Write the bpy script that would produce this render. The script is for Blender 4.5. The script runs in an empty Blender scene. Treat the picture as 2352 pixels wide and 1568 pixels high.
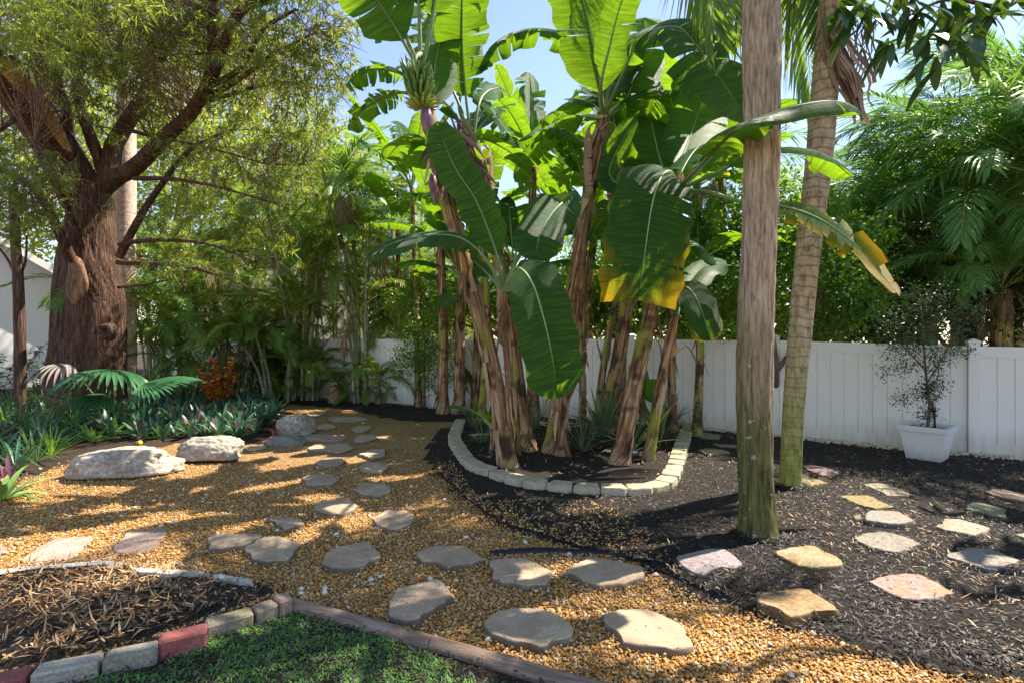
import bpy, math, random
import numpy as np
from mathutils import Vector, noise as mnoise
S = bpy.context.scene
# ---------------------------------------------------------------- camera, sky, sun, exposure
CAMH = 1.6; F = 1176.0; CX = 1176.0; HY = 780.0
cd = bpy.data.cameras.new('camera'); cam = bpy.data.objects.new('camera', cd)
S.collection.objects.link(cam); S.camera = cam
cam.location = (0, 0, CAMH); cam.rotation_euler = (math.radians(90), 0, 0)
cd.sensor_width = 36; cd.lens = 18; cd.shift_y = -0.0017; cd.clip_end = 500; cd.clip_start = 0.05
SUN_EL = 56.0; SUN_X, SUN_Y = 0.90, 0.44
az = math.atan2(SUN_X, SUN_Y)                      # from +Y towards +X
w = bpy.data.worlds.new('World'); S.world = w; w.use_nodes = True
nt = w.node_tree; nt.nodes.clear()
sky = nt.nodes.new('ShaderNodeTexSky'); sky.sky_type = 'NISHITA'; sky.sun_disc = False
sky.sun_elevation = math.radians(SUN_EL); sky.sun_rotation = az
sky.air_density = 1.0; sky.dust_density = 0.15; sky.ozone_density = 4.5
bg = nt.nodes.new('ShaderNodeBackground'); bg.inputs['Strength'].default_value = 0.12
wo = nt.nodes.new('ShaderNodeOutputWorld')
tint = nt.nodes.new('ShaderNodeMix'); tint.data_type = 'RGBA'; tint.blend_type = 'MULTIPLY'; tint.inputs[0].default_value = 1.0; tint.inputs[7].default_value = (1.22, 1.0, 0.88, 1)
nt.links.new(sky.outputs[0], tint.inputs[6]); nt.links.new(tint.outputs[2], bg.inputs[0]); nt.links.new(bg.outputs[0], wo.inputs[0])
ld = bpy.data.lights.new('sun', 'SUN'); sun = bpy.data.objects.new('sun', ld); S.collection.objects.link(sun)
ld.energy = 4.6; ld.angle = math.radians(0.5); ld.color = (1.0, 0.91, 0.76)
sd = Vector((SUN_X, SUN_Y, 0)).normalized() * math.cos(math.radians(SUN_EL)); sd.z = math.sin(math.radians(SUN_EL))
sun.rotation_euler = sd.to_track_quat('Z', 'Y').to_euler(); sun.location = (10, 4, 12)
S.view_settings.view_transform = 'Standard'; S.view_settings.look = 'None'
S.view_settings.exposure = 1.5; S.view_settings.gamma = 1.0
S.cycles.max_bounces = 8; S.cycles.diffuse_bounces = 4; S.cycles.transparent_max_bounces = 8; S.cycles.transmission_bounces = 4
# ---------------------------------------------------------------- helpers
rng = np.random.default_rng(7); R = random.Random(7)
def P(px, py, d): return Vector(((px - CX) / F * d, d, CAMH - (py - HY) / F * d))
def G(px, py, z=0.0):
    d = (CAMH - z) * F / (py - HY); return Vector(((px - CX) / F * d, d, z))
ZO = {'TL': (0, 0), 'TM': (752.6, 0), 'TR': (1552.3, 0), 'ML': (0, 517.4), 'MM': (752.6, 517.4), 'MR': (1552.3, 517.4),
      'BL': (0, 1032.1), 'BM': (752.6, 1032.1), 'BR': (1552.3, 1032.1)}
def Z(r, x, y): o = ZO[r]; return (o[0] + x * .34204, o[1] + y * .34204)
def tag(o, label=None, cat=None, group=None, kind=None):
    if label: o['label'] = label
    if cat: o['category'] = cat
    if group: o['group'] = group
    if kind: o['kind'] = kind
    return o
def empty(name, loc, label, cat, group=None):
    o = bpy.data.objects.new(name, None); S.collection.objects.link(o); o.location = loc; o.empty_display_size = .1
    return tag(o, label, cat, group)
class MB:
    def __init__(s): s.v = []; s.f = []; s.n = 0; s.uv = []; s.c = []; s.y = []
    def add(s, v, faces, m=0, uv=None, c=.5, y=0.):
        v = np.asarray(v, float).reshape(-1, 3); k = len(v)
        if k == 0: return
        s.v.append(v)
        s.uv.append(np.zeros((k, 2)) if uv is None else np.asarray(uv, float).reshape(-1, 2))
        s.c.append(np.broadcast_to(np.asarray(c, float), (k,)).copy()); s.y.append(np.broadcast_to(np.asarray(y, float), (k,)).copy())
        if not isinstance(faces, (list, tuple)) or (len(faces) and not hasattr(faces[0], 'ndim')):
            d = {}
            for q in faces: d.setdefault(len(q), []).append(q)
            faces = [np.array(a) for a in d.values()]
        for a in faces:
            if len(a): s.f.append((a + s.n, m))
        s.n += k
    def mesh(s, name, mats, origin=(0, 0, 0), smooth=True):
        me = bpy.data.meshes.new(name)
        if s.n:
            v = np.concatenate(s.v) - np.array(origin, float)
            lo = np.concatenate([a.ravel() for a, m in s.f]).astype(np.int32)
            sz = np.concatenate([np.full(len(a), a.shape[1]) for a, m in s.f]).astype(np.int32)
            mi = np.concatenate([np.full(len(a), m) for a, m in s.f]).astype(np.int32)
            me.vertices.add(len(v)); me.vertices.foreach_set('co', v.ravel().astype(np.float32))
            me.loops.add(len(lo)); me.loops.foreach_set('vertex_index', lo)
            me.polygons.add(len(sz)); st = np.concatenate([[0], np.cumsum(sz)[:-1]]).astype(np.int32)
            me.polygons.foreach_set('loop_start', st); me.polygons.foreach_set('material_index', mi)
            me.polygons.foreach_set('use_smooth', np.full(len(sz), smooth))
            me.update(calc_edges=True)
            uv = np.concatenate(s.uv); uv3 = np.concatenate([uv, np.zeros((len(uv), 1))], 1)
            a = me.attributes.new('uvp', 'FLOAT_VECTOR', 'POINT'); a.data.foreach_set('vector', uv3.ravel().astype(np.float32))
            a = me.attributes.new('rnd', 'FLOAT', 'POINT'); a.data.foreach_set('value', np.concatenate(s.c).astype(np.float32))
            a = me.attributes.new('yel', 'FLOAT', 'POINT'); a.data.foreach_set('value', np.concatenate(s.y).astype(np.float32))
        for m in (mats if isinstance(mats, (list, tuple)) else [mats]): me.materials.append(m)
        return me
    def build(s, name, mats, parent=None, origin=None, smooth=True):
        if origin is None: origin = parent.location if parent is not None and parent.parent is None else (0, 0, 0)
        o = bpy.data.objects.new(name, s.mesh(name, mats, origin, smooth)); S.collection.objects.link(o)
        if parent is not None: o.parent = parent
        else: o.location = origin
        return o
def child(name, me, parent, loc=(0, 0, 0), rot=(0, 0, 0), sc=(1, 1, 1)):
    o = bpy.data.objects.new(name, me); S.collection.objects.link(o); o.parent = parent
    o.location = loc; o.rotation_euler = rot; o.scale = sc if hasattr(sc, '__len__') else (sc,) * 3
    return o
def copy_tree(o, parent=None):
    c = o.copy(); S.collection.objects.link(c); c.parent = parent
    for ch in [k for k in bpy.data.objects if k.parent == o]: copy_tree(ch, c)
    return c
def spline(pts, n):
    p = np.array([tuple(q) for q in pts], float)
    if len(p) == 2: t = np.linspace(0, 1, n)[:, None]; return p[0] * (1 - t) + p[1] * t
    e = np.vstack([2 * p[0] - p[1], p, 2 * p[-1] - p[-2]])
    sl = np.concatenate([[0], np.cumsum(np.linalg.norm(np.diff(p, axis=0), axis=1))]); out = []
    for t in np.linspace(0, sl[-1], n):
        i = min(np.searchsorted(sl, t, 'right') - 1, len(p) - 2); u = (t - sl[i]) / max(1e-9, sl[i + 1] - sl[i])
        a, b, c, d = e[i], e[i + 1], e[i + 2], e[i + 3]
        out.append(.5 * ((2 * b) + (c - a) * u + (2 * a - 5 * b + 4 * c - d) * u * u + (3 * b - a - 3 * c + d) * u ** 3))
    return np.array(out)
def lerp(xs, n): xs = np.asarray(xs, float); return np.interp(np.linspace(0, 1, n), np.linspace(0, 1, len(xs)), xs)
def unit(a): return a / np.maximum(1e-9, np.linalg.norm(a, axis=-1, keepdims=True))
def tube(mb, pts, rad, n=8, m=0, c=.5, bump=None, cap=True):
    p = np.array([tuple(q) for q in pts], float); k = len(p); r = lerp(rad, k) if len(rad) != k else np.array(rad, float)
    T = unit(np.gradient(p, axis=0)); ref = np.array([0, 1., 0]) if abs(T[0][1]) < .8 else np.array([1., 0, 0])
    N = unit(np.cross(ref, T[0])); L = np.concatenate([[0], np.cumsum(np.linalg.norm(np.diff(p, axis=0), axis=1))])
    an = np.linspace(0, 2 * np.pi, n, endpoint=False); vs = []; uv = []
    for i in range(k):
        N = unit(N - T[i] * np.dot(N, T[i])); B = np.cross(T[i], N); rr = np.full(n, r[i])
        if bump is not None: rr = rr * bump(an, L[i], i)
        vs.append(p[i] + np.outer(np.cos(an) * rr, N) + np.outer(np.sin(an) * rr, B)); uv.append(np.stack([an * r[i], np.full(n, L[i])], 1))
    vs = np.concatenate(vs); uv = np.concatenate(uv); i = np.arange(k - 1)[:, None] * n; j = np.arange(n)[None, :]; j2 = (j + 1) % n
    q = np.stack([i + j, i + j2, i + n + j2, i + n + j], -1).reshape(-1, 4); fs = [q]
    mb.add(vs, fs, m, uv, c)
    if cap:
        mb.add(np.vstack([vs[:n], p[:1] - T[0] * .02 * r[0]]), [np.array([[(a + 1) % n, a, n] for a in range(n)])], m, None, c)
        mb.add(np.vstack([vs[-n:], p[-1:] + T[-1] * .3 * r[-1]]), [np.array([[a, (a + 1) % n, n] for a in range(n)])], m, None, c)
def box(mb, c, sx, sy, sz, ang=0, m=0, bev=0.0, col=.5, jit=0.0):
    """box centred on c (x, y) with its bottom at c.z, optional bevelled edges"""
    ca, sa = math.cos(ang), math.sin(ang); b = bev; hx, hy = sx / 2, sy / 2
    rings = [(0, 0)] if b == 0 else [(0, 0)]
    L = [(hx, hy, 0), (hx, hy, sz)] if b == 0 else [(hx, hy, 0), (hx, hy, sz - b), (hx - b, hy - b, sz)]
    v = []
    def ring(x, y, z):
        if b == 0: pts = [(-x, -y), (x, -y), (x, y), (-x, y)]
        else: pts = [(-x + b, -y), (x - b, -y), (x, -y + b), (x, y - b), (x - b, y), (-x + b, y), (-x, y - b), (-x, -y + b)]
        for X, Y in pts:
            X += R.uniform(-jit, jit); Y += R.uniform(-jit, jit)
            v.append((c[0] + X * ca - Y * sa, c[1] + X * sa + Y * ca, c[2] + z))
    for l in L: ring(*l)
    n = 4 if b == 0 else 8; f = []
    for k in range(len(L) - 1):
        for a in range(n): f.append((k * n + a, k * n + (a + 1) % n, (k + 1) * n + (a + 1) % n, (k + 1) * n + a))
    t = (len(L) - 1) * n; f.append(tuple(t + a for a in range(n))); f.append(tuple(reversed(range(n))))
    mb.add(v, f, m, None, col)
def leaves(mb, Pn, D, U, L, W, bend=.3, m=0, c=None, y=0., fold=.15, wide=.45, n=6):
    """many leaves at once: points, directions, face normals, lengths, widths"""
    Pn = np.asarray(Pn, float); k = len(Pn)
    if k == 0: return
    D = unit(np.asarray(D, float)); U = np.asarray(U, float); Sd = unit(np.cross(D, U)); U = np.cross(Sd, D)
    L = np.broadcast_to(np.asarray(L, float), (k,))[:, None]; W = np.broadcast_to(np.asarray(W, float), (k,))[:, None] / 2
    bend = np.broadcast_to(np.asarray(bend, float), (k,))[:, None]; dn = np.array([0, 0, -1.])
    def cen(t): return Pn + D * L * t + dn * (bend * L * t * t)
    if n == 6:
        a = cen(.0); b1 = cen(wide * .8); b2 = cen(.5 + wide * .5); t = cen(1.0); f = U * W * fold * 2
        v = np.stack([a, b1 - Sd * W + f, b1 + Sd * W + f, b2 - Sd * W * .8 + f, b2 + Sd * W * .8 + f, t], 1); nv = 6
        i = np.arange(k)[:, None] * 6
        fs = [np.concatenate([i + [0, 2, 1], i + [3, 4, 5]]), i + [1, 2, 4, 3]]
    else:
        a = cen(0); b1 = cen(wide); t = cen(1.)
        v = np.stack([a, b1 - Sd * W, b1 + Sd * W, t], 1); nv = 4; i = np.arange(k)[:, None] * 4
        fs = [np.concatenate([i + [0, 2, 1], i + [1, 2, 3]])]
    if c is None: c = rng.random(k)
    cc = np.repeat(np.broadcast_to(np.asarray(c, float), (k,)), nv); yy = np.repeat(np.broadcast_to(np.asarray(y, float), (k,)), nv)
    mb.add(v.reshape(-1, 3), fs, m, None, cc, yy)
def blade(mb, base, d, L, W, up=(0, 0, 1), bend=.6, n=6, v=.25, m=0, c=None, prof=None, y=0., curl=0.):
    """one long strap leaf with a V section, arching over"""
    base = np.array(tuple(base), float); d = unit(np.array(tuple(d), float)); up = np.array(tuple(up), float)
    side = unit(np.cross(d, up)); 
    if np.linalg.norm(np.cross(d, up)) < .05: side = np.array([1., 0, 0])
    vs = []; uv = []; p = base.copy(); dd = d.copy()
    for i in range(n + 1):
        t = i / n; w = W / 2 * (prof(t) if prof else (min(1, .45 + 1.4 * t) if t < .4 else max(.03, (1 - ((t - .4) / .6) ** 2.2))))
        nn = np.cross(side, dd)
        vs += [p - side * w + nn * w * v, p, p + side * w + nn * w * v]; uv += [(-1, t * L), (0, t * L), (1, t * L)]
        dd = unit(dd + np.array([0, 0, -1.]) * bend / n * (0.5 + t)); p = p + dd * L / n
    f = []
    for i in range(n):
        a = i * 3; f += [(a, a + 1, a + 4, a + 3), (a + 1, a + 2, a + 5, a + 4)]
    mb.add(vs, [np.array(f)], m, uv, R.random() if c is None else c, y)
def inpoly(x, y, poly):
    c = np.zeros(len(x), bool); n = len(poly); j = n - 1
    for i in range(n):
        xi, yi = poly[i]; xj, yj = poly[j]
        if yi != yj:
            c ^= ((yi > y) != (yj > y)) & (x < (xj - xi) * (y - yi) / (yj - yi) + xi)
        j = i
    return c
# ---------------------------------------------------------------- materials
class NT:
    def __init__(s, name):
        s.m = bpy.data.materials.new(name); s.m.use_nodes = True; s.t = s.m.node_tree; s.t.nodes.clear()
        s.out = s.N('OutputMaterial')
    def N(s, t, **k):
        n = s.t.nodes.new('ShaderNode' + t)
        for a, b in k.items(): setattr(n, a, b)
        return n
    def L(s, a, b): s.t.links.new(a, b)
    def attr(s, n): return s.N('Attribute', attribute_name=n)
    def coord(s, sc=(1, 1, 1), uvp=False, world=False):
        mp = s.N('Mapping'); mp.inputs['Scale'].default_value = sc
        if uvp: s.L(s.attr('uvp').outputs['Vector'], mp.inputs[0])
        elif world: s.L(s.N('NewGeometry').outputs['Position'], mp.inputs[0])
        else: s.L(s.N('TexCoord').outputs['Object'], mp.inputs[0])
        return mp.outputs[0]
    def noise(s, co, sc, det=4, rough=.55, dist=0.):
        n = s.N('TexNoise'); n.inputs['Scale'].default_value = sc; n.inputs['Detail'].default_value = det
        n.inputs['Roughness'].default_value = rough; n.inputs['Distortion'].default_value = dist; s.L(co, n.inputs[0]); return n.outputs[0]
    def vor(s, co, sc, feat='F1', out=0, rnd=1.):
        n = s.N('TexVoronoi', feature=feat); n.inputs['Scale'].default_value = sc; n.inputs['Randomness'].default_value = rnd; s.L(co, n.inputs[0]); return n.outputs[out]
    def ramp(s, fac, stops, interp='LINEAR'):
        n = s.N('ValToRGB'); n.color_ramp.interpolation = interp; e = n.color_ramp.elements
        for i, (p, c) in enumerate(stops):
            q = e[i] if i < 2 else e.new(p)
            q.position = p; q.color = (*c, 1) if len(c) == 3 else c
        s.L(fac, n.inputs[0]); return n.outputs[0]
    def mix(s, fac, a, b, bt='MIX'):
        n = s.N('Mix', data_type='RGBA', blend_type=bt)
        for k, q in ((0, fac), (6, a), (7, b)):
            if isinstance(q, (int, float)): n.inputs[k].default_value = q
            elif isinstance(q, tuple): n.inputs[k].default_value = (*q, 1)
            else: s.L(q, n.inputs[k])
        return n.outputs[2]
    def math(s, op, a, b=0., cl=False):
        n = s.N('Math', operation=op, use_clamp=cl)
        for k, q in ((0, a), (1, b)):
            if isinstance(q, (int, float)): n.inputs[k].default_value = q
            else: s.L(q, n.inputs[k])
        return n.outputs[0]
    def mapr(s, v, a, b, c=0., d=1.):
        n = s.N('MapRange'); s.L(v, n.inputs[0])
        for k, q in enumerate((a, b, c, d)): n.inputs[k + 1].default_value = q
        return n.outputs[0]
    def bump(s, h, st, dist=.01, nrm=None):
        n = s.N('Bump'); n.inputs['Strength'].default_value = st; n.inputs['Distance'].default_value = dist; s.L(h, n.inputs['Height'])
        if nrm is not None: s.L(nrm, n.inputs['Normal'])
        return n.outputs[0]
    def bsdf(s, col, rough=.6, spec=.4, nrm=None, metal=0.):
        b = s.N('BsdfPrincipled'); b.inputs['Specular IOR Level'].default_value = spec; b.inputs['Metallic'].default_value = metal
        if isinstance(col, tuple): b.inputs['Base Color'].default_value = (*col, 1)
        else: s.L(col, b.inputs['Base Color'])
        if isinstance(rough, (int, float)): b.inputs['Roughness'].default_value = rough
        else: s.L(rough, b.inputs['Roughness'])
        if nrm is not None: s.L(nrm, b.inputs['Normal'])
        return b.outputs[0]
    def done(s, sh): s.L(sh, s.out.inputs[0]); return s.m
def mul(c, k): return tuple(x * k for x in c)
def leafmat(name, a, b, tr, fac=.4, rough=.45, spec=.5, ncol=None, nsc=3., dead=(.25, .15, .05)):
    t = NT(name); r = t.attr('rnd').outputs['Fac']; co = t.coord(world=True); nz = t.noise(co, nsc, 3)
    f = t.math('ADD', t.math('MULTIPLY', r, .6), t.math('MULTIPLY', nz, .5)); col = t.mix(t.mapr(f, .25, .85), a, b)
    y = t.attr('yel').outputs['Fac']; col = t.mix(y, col, dead)
    trc = t.mix(y, t.mix(t.mapr(f, .25, .85), mul(tr, .7), tr), mul(dead, 1.2))
    d = t.bsdf(col, rough, spec); q = t.N('BsdfTranslucent'); t.L(trc, q.inputs[0])
    mx = t.N('MixShader'); mx.inputs[0].default_value = fac; t.L(d, mx.inputs[1]); t.L(q.outputs[0], mx.inputs[2])
    return t.done(mx.outputs[0])
def bananamat(name, a, b, tr, fac=.42):
    t = NT(name); uv = t.coord((1.5, 34, 1), uvp=True); vn = t.noise(uv, 1.0, 3, .65)
    uv2 = t.coord((.8, 9, 1), uvp=True); big = t.noise(uv2, 1.0, 2)
    r = t.attr('rnd').outputs['Fac']; f = t.math('ADD', t.math('MULTIPLY', r, .5), t.math('MULTIPLY', big, .4)); f = t.math('ADD', f, t.math('MULTIPLY', t.math('SUBTRACT', vn, .5), 2.8))
    k = t.mapr(f, .15, .85); col = t.mix(k, a, b); trc = t.mix(k, mul(tr, .6), tr)
    y = t.attr('yel').outputs['Fac']; n2 = t.noise(t.coord(world=True), 9, 4, .6)
    yy = t.math('ADD', y, t.math('MULTIPLY', t.math('SUBTRACT', n2, .5), .7)); yf = t.mapr(yy, .32, .78); bf = t.mapr(yy, 1.12, 1.22)
    col = t.mix(yf, col, (.66, .45, .008)); col = t.mix(bf, col, (.22, .10, .03)); trc = t.mix(yf, trc, (.85, .55, .02)); trc = t.mix(bf, trc, (.2, .07, .02))
    ug = t.coord((0, 260, 0), uvp=True); wv = t.N('TexWave', bands_direction='Y'); wv.inputs['Scale'].default_value = .3; wv.inputs['Distortion'].default_value = .6; t.L(ug, wv.inputs[0])
    h = t.math('ADD', vn, t.math('MULTIPLY', wv.outputs[1], .6)); nr = t.bump(h, .8, .012)
    d = t.bsdf(col, t.mapr(vn, .2, .8, .36, .52), .35, nr); q = t.N('BsdfTranslucent'); t.L(trc, q.inputs[0]); t.L(nr, q.inputs['Normal'])
    mx = t.N('MixShader'); mx.inputs[0].default_value = fac; t.L(d, mx.inputs[1]); t.L(q.outputs[0], mx.inputs[2]); return t.done(mx.outputs[0])
def barkmat(name, cols, sc=9, zs=.16, bump=1., dist=.02, algae=None, rings=0, rough=.85, vw=.5):
    t = NT(name); co = t.coord((1, 1, zs)); n1 = t.noise(co, sc, 6, .65, .5); n2 = t.noise(t.coord(), 2.2, 3); v = t.vor(co, sc * 1.6, 'DISTANCE_TO_EDGE')
    h = t.math('ADD', n1, t.math('MULTIPLY', t.mapr(v, 0, .25), vw)); col = t.ramp(t.mapr(h, .35, .62 + vw * .86), [(0, cols[0]), (.5, cols[1]), (1, cols[2])])
    col = t.mix(t.mapr(n2, .35, .7, 0, .45), col, cols[3] if len(cols) > 3 else cols[1])
    if rings < 0:
        s_ = t.N('SeparateXYZ'); t.L(t.attr('uvp').outputs['Vector'], s_.inputs[0]); q_ = t.math('ADD', t.math('MULTIPLY', s_.outputs[1], -rings), t.math('MULTIPLY', t.noise(t.coord((1, 1, .6)), 5, 3), 1.1)); fr = t.math('FRACT', q_)
        ln = t.mapr(t.math('ABSOLUTE', t.math('SUBTRACT', fr, .5)), 0, .16, 1, 0); col = t.mix(t.math('MULTIPLY', ln, .7), col, mul(cols[0], .8)); h = t.math('ADD', t.math('MULTIPLY', h, .5), t.math('MULTIPLY', fr, .9))
    if rings > 0:
        w = t.N('TexWave', bands_direction='Z', wave_profile='SAW'); w.inputs['Scale'].default_value = rings; w.inputs['Distortion'].default_value = 1.6; w.inputs['Detail'].default_value = 2; w.inputs['Detail Scale'].default_value = 1.5
        t.L(t.coord(), w.inputs[0]); h = t.math('ADD', t.math('MULTIPLY', h, .6), t.math('MULTIPLY', w.outputs[1], .5)); col = t.mix(t.mapr(w.outputs[1], .0, .25, .55, 0), col, mul(cols[0], .9))
    if algae:
        z = t.N('SeparateXYZ'); t.L(t.N('TexCoord').outputs['Object'], z.inputs[0]); az_ = t.math('ADD', z.outputs[2], t.math('MULTIPLY', t.noise(t.coord((1, 1, .5)), 3.5, 4), 1.6))
        xk = t.math('MULTIPLY', z.outputs[0], algae[4]); k = t.mapr(t.math('ADD', az_, xk), algae[0], algae[1], .85, 0)
        col = t.mix(k, col, t.mix(t.mapr(n1, .35, .65), algae[2], algae[3]))
        col = t.mix(t.mapr(t.noise(t.coord(), 14, 3), .66, .72, 0, algae[5] if len(algae) > 5 else .0), col, (.5, .52, .42))
    return t.done(t.bsdf(col, rough, .2, t.bump(h, bump, dist)))
def stonemat(name, c1, c2, c3=None, sc=6, bump=.5, fine=60, zs=1., side=None, world=True, streak=None):
    t = NT(name); co = t.coord((1, 1, zs), world=world); n1 = t.noise(co, sc, 5, .6, .4); n2 = t.noise(co, fine, 3, .7)
    col = t.mix(t.mapr(n1, .3, .7), c1, c2)
    if c3: col = t.mix(t.mapr(t.noise(co, sc * .45, 3, .5, 1.2), .5, .62, 0, .85), col, c3)
    if streak: col = t.mix(t.mapr(t.noise(t.coord((1, 8, 1), world=world), 2.5, 3, .6, 1.), .55, .7, 0, .6), col, streak)
    col = t.mix(t.mapr(n2, .35, .65), t.mix(1., col, (.55, .52, .5), 'MULTIPLY'), col); n3 = t.noise(co, 2.3, 5, .7, .8); col = t.mix(t.mapr(n3, .5, .7, 0, .45), col, t.mix(1., col, (.55, .5, .42), 'MULTIPLY'))
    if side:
        g = t.N('NewGeometry'); z = t.N('SeparateXYZ'); t.L(g.outputs['True Normal'], z.inputs[0]); col = t.mix(t.mapr(z.outputs[2], .25, .7, .8, 0), col, t.mix(n2, side, mul(side, .4)))  # shade of the steep side faces put into the colour
    h = t.math('ADD', n1, t.math('MULTIPLY', n2, .35)); return t.done(t.bsdf(col, .88, .25, t.bump(h, bump, .012)))
# ---------------------------------------------------------------- materials used by the setting
def gravelmat():
    t = NT('pea_gravel'); co = t.coord(world=True); v = t.vor(co, 62, 'F1', 1); e = t.vor(co, 62, 'DISTANCE_TO_EDGE'); s = t.N('SeparateColor'); t.L(v, s.inputs[0])
    col = t.ramp(s.outputs[0], GR); col = t.mix(t.mapr(e, 0, .2, .75, 0), col, (.08, .04, .015)); big = t.noise(co, .9, 4)
    col = t.mix(t.mapr(big, .4, .7, 0, .5), col, (.20, .12, .06))
    mu = t.noise(co, 2.2, 5, .7); col = t.mix(t.mapr(mu, .58, .72, 0, .45), col, (.07, .045, .03))
    return t.done(t.bsdf(col, .75, .3, t.bump(t.mapr(e, 0, .3), .9, .008)))
GR = [(0, (.17, .072, .017)), (.15, (.34, .145, .025)), (.35, (.54, .25, .045)), (.5, (.64, .35, .08)), (.65, (.42, .20, .05)), (.78, (.66, .46, .22)), (.9, (.68, .56, .38)), (1, (.75, .71, .62))]
def pebmat():
    t = NT('pebble'); r = t.attr('rnd').outputs['Fac']; col = t.ramp(r, GR); n = t.noise(t.coord(world=True), 160, 2); col = t.mix(t.mapr(n, .3, .7, 0, .3), col, (.45, .25, .08))
    return t.done(t.bsdf(col, .62, .35))
def mulchmat(name, a, b, c):
    t = NT(name); co = t.coord((1, 1, 1), world=True); n = t.noise(co, 34, 6, .7, 1.5); v = t.vor(t.coord((1, 2.4, 1), world=True), 42, 'F1', 0)
    col = t.ramp(t.math('ADD', t.math('MULTIPLY', n, .7), t.math('MULTIPLY', v, .4)), [(.3, a), (.52, b), (.75, c)]); return t.done(t.bsdf(col, .9, .25, t.bump(n, 1., .03)))
def rndmat(name, stops, rough=.8, spec=.3):
    t = NT(name); col = t.ramp(t.attr('rnd').outputs['Fac'], stops); n = t.noise(t.coord(world=True), 90, 2); col = t.mix(t.mapr(n, .35, .7, 0, .35), col, mul(stops[0][1], .8)); return t.done(t.bsdf(col, rough, spec))
M_gravel = gravelmat(); M_peb = pebmat()
M_mulch = mulchmat('dark_mulch', (.008, .006, .006), (.022, .017, .014), (.055, .042, .034))
M_soil = mulchmat('garden_soil', (.015, .010, .007), (.04, .027, .018), (.08, .055, .036))
M_chip = rndmat('mulch_chip', [(0, (.008, .006, .006)), (.5, (.022, .017, .016)), (.82, (.045, .034, .028)), (1, (.14, .10, .075))], .6, .45)
M_lit = rndmat('leaf_litter', [(0, (.14, .07, .03)), (.4, (.36, .20, .09)), (.75, (.55, .34, .16)), (1, (.68, .50, .30))], .65)
M_white = stonemat('limestone_rock', (.55, .52, .46), (.36, .33, .29), (.70, .67, .61), 5, 1., 40)
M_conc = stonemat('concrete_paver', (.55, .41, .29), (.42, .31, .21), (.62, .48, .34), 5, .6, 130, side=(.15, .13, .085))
M_block = stonemat('cream_edging_block', (.62, .55, .38), (.48, .42, .28), (.54, .48, .35), 6, 1., 60)
M_vinyl = None
def vinylmat():
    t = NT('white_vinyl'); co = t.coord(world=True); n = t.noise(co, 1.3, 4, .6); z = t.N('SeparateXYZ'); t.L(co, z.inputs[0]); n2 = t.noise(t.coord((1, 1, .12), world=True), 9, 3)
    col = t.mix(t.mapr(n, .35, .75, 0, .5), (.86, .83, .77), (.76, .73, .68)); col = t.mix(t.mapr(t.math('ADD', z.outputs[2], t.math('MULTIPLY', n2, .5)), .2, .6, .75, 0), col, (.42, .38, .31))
    return t.done(t.bsdf(col, .45, .4))
M_vinyl = vinylmat()
# ---------------------------------------------------------------- ground
def sheet(name, poly, z, m, kind='structure', n=None, mound=0., wob=.0):
    """ground sheet cut to a ground-plan outline: a fine grid kept inside the outline"""
    xs = [p[0] for p in poly]; ys = [p[1] for p in poly]; st = n or .12; mb = MB()
    X = np.arange(min(xs), max(xs) + st, st); Y = np.arange(min(ys), max(ys) + st, st); gx, gy = np.meshgrid(X, Y)
    wx = gx + wob * np.sin(gy * 9 + gx * 4) ; wy = gy + wob * np.sin(gx * 11 - gy * 3)
    ins = inpoly(wx.ravel(), wy.ravel(), poly).reshape(gx.shape)
    zz = np.full(gx.shape, float(z))
    if mound:
        d = ins.astype(float)
        for _ in range(5):
            q = np.pad(d, 1); d = np.minimum(d, (q[:-2, 1:-1] + q[2:, 1:-1] + q[1:-1, :-2] + q[1:-1, 2:] + d) / 5)
        hn = np.array([[mnoise.noise(Vector((a * 1.7, b * 1.7, 3.))) for a in X] for b in Y]) if len(X) * len(Y) < 90000 else 0
        zz += np.clip((d - .2) * 1.3, -.1, 1) * mound * (1 + .5 * hn)
    V = np.stack([gx, gy, zz], -1).reshape(-1, 3); nx = len(X)
    a = (np.arange(len(Y) - 1)[:, None] * nx + np.arange(nx - 1)[None]); k = ins[:-1, :-1] | ins[1:, 1:] | ins[1:, :-1] | ins[:-1, 1:]
    a = a[k]; mb.add(V, [np.stack([a, a + 1, a + nx + 1, a + nx], -1)]); o = mb.build(name, m); tag(o, kind=kind); return o
g = MB(); g.add([(-200, -60, -.03), (200, -60, -.03), (200, 250, -.03), (-200, 250, -.03)], [(0, 1, 2, 3)]); tag(g.build('ground', M_soil), kind='structure')
g = MB(); g.add([(-18, -4, 0), (13, -4, 0), (13, 24, 0), (-18, 24, 0)], [(0, 1, 2, 3)]); tag(g.build('gravel_path', M_gravel), kind='structure')
FL = [(-14.5, 19.4), (-9.2, 16.3), (-3.56, 13.1), (-1.8, 12.1), (3.05, 9.45), (4.3, 8.55), (5.73, 7.45), (6.86, 6.86), (11, 4.4)]
gp = lambda L_: [tuple(G(*q)[:2]) for q in L_]
MULCH = gp([(1010, 985), (985, 1040), (1010, 1090), (1075, 1150), (1150, 1205), (1240, 1232), (1320, 1258), (1400, 1275), (1480, 1296), (1520, 1325), (1600, 1365), (1740, 1408), (1800, 1425), (1950, 1482), (2150, 1535), (2352, 1562), (2500, 1590)]) + [(4.2, 1.6), (12, 1.0), (12, 4.0)] + [(x, y - .12) for x, y in FL[:3:-1]] + [(.8, 10.7)]
sheet('mulch_bed', MULCH, .004, M_mulch, mound=.03, wob=.05, n=.1)
BACKM = gp([(800, 935), (860, 930), (1000, 940), (1060, 955), (1010, 972), (900, 962), (850, 950)])
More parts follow.
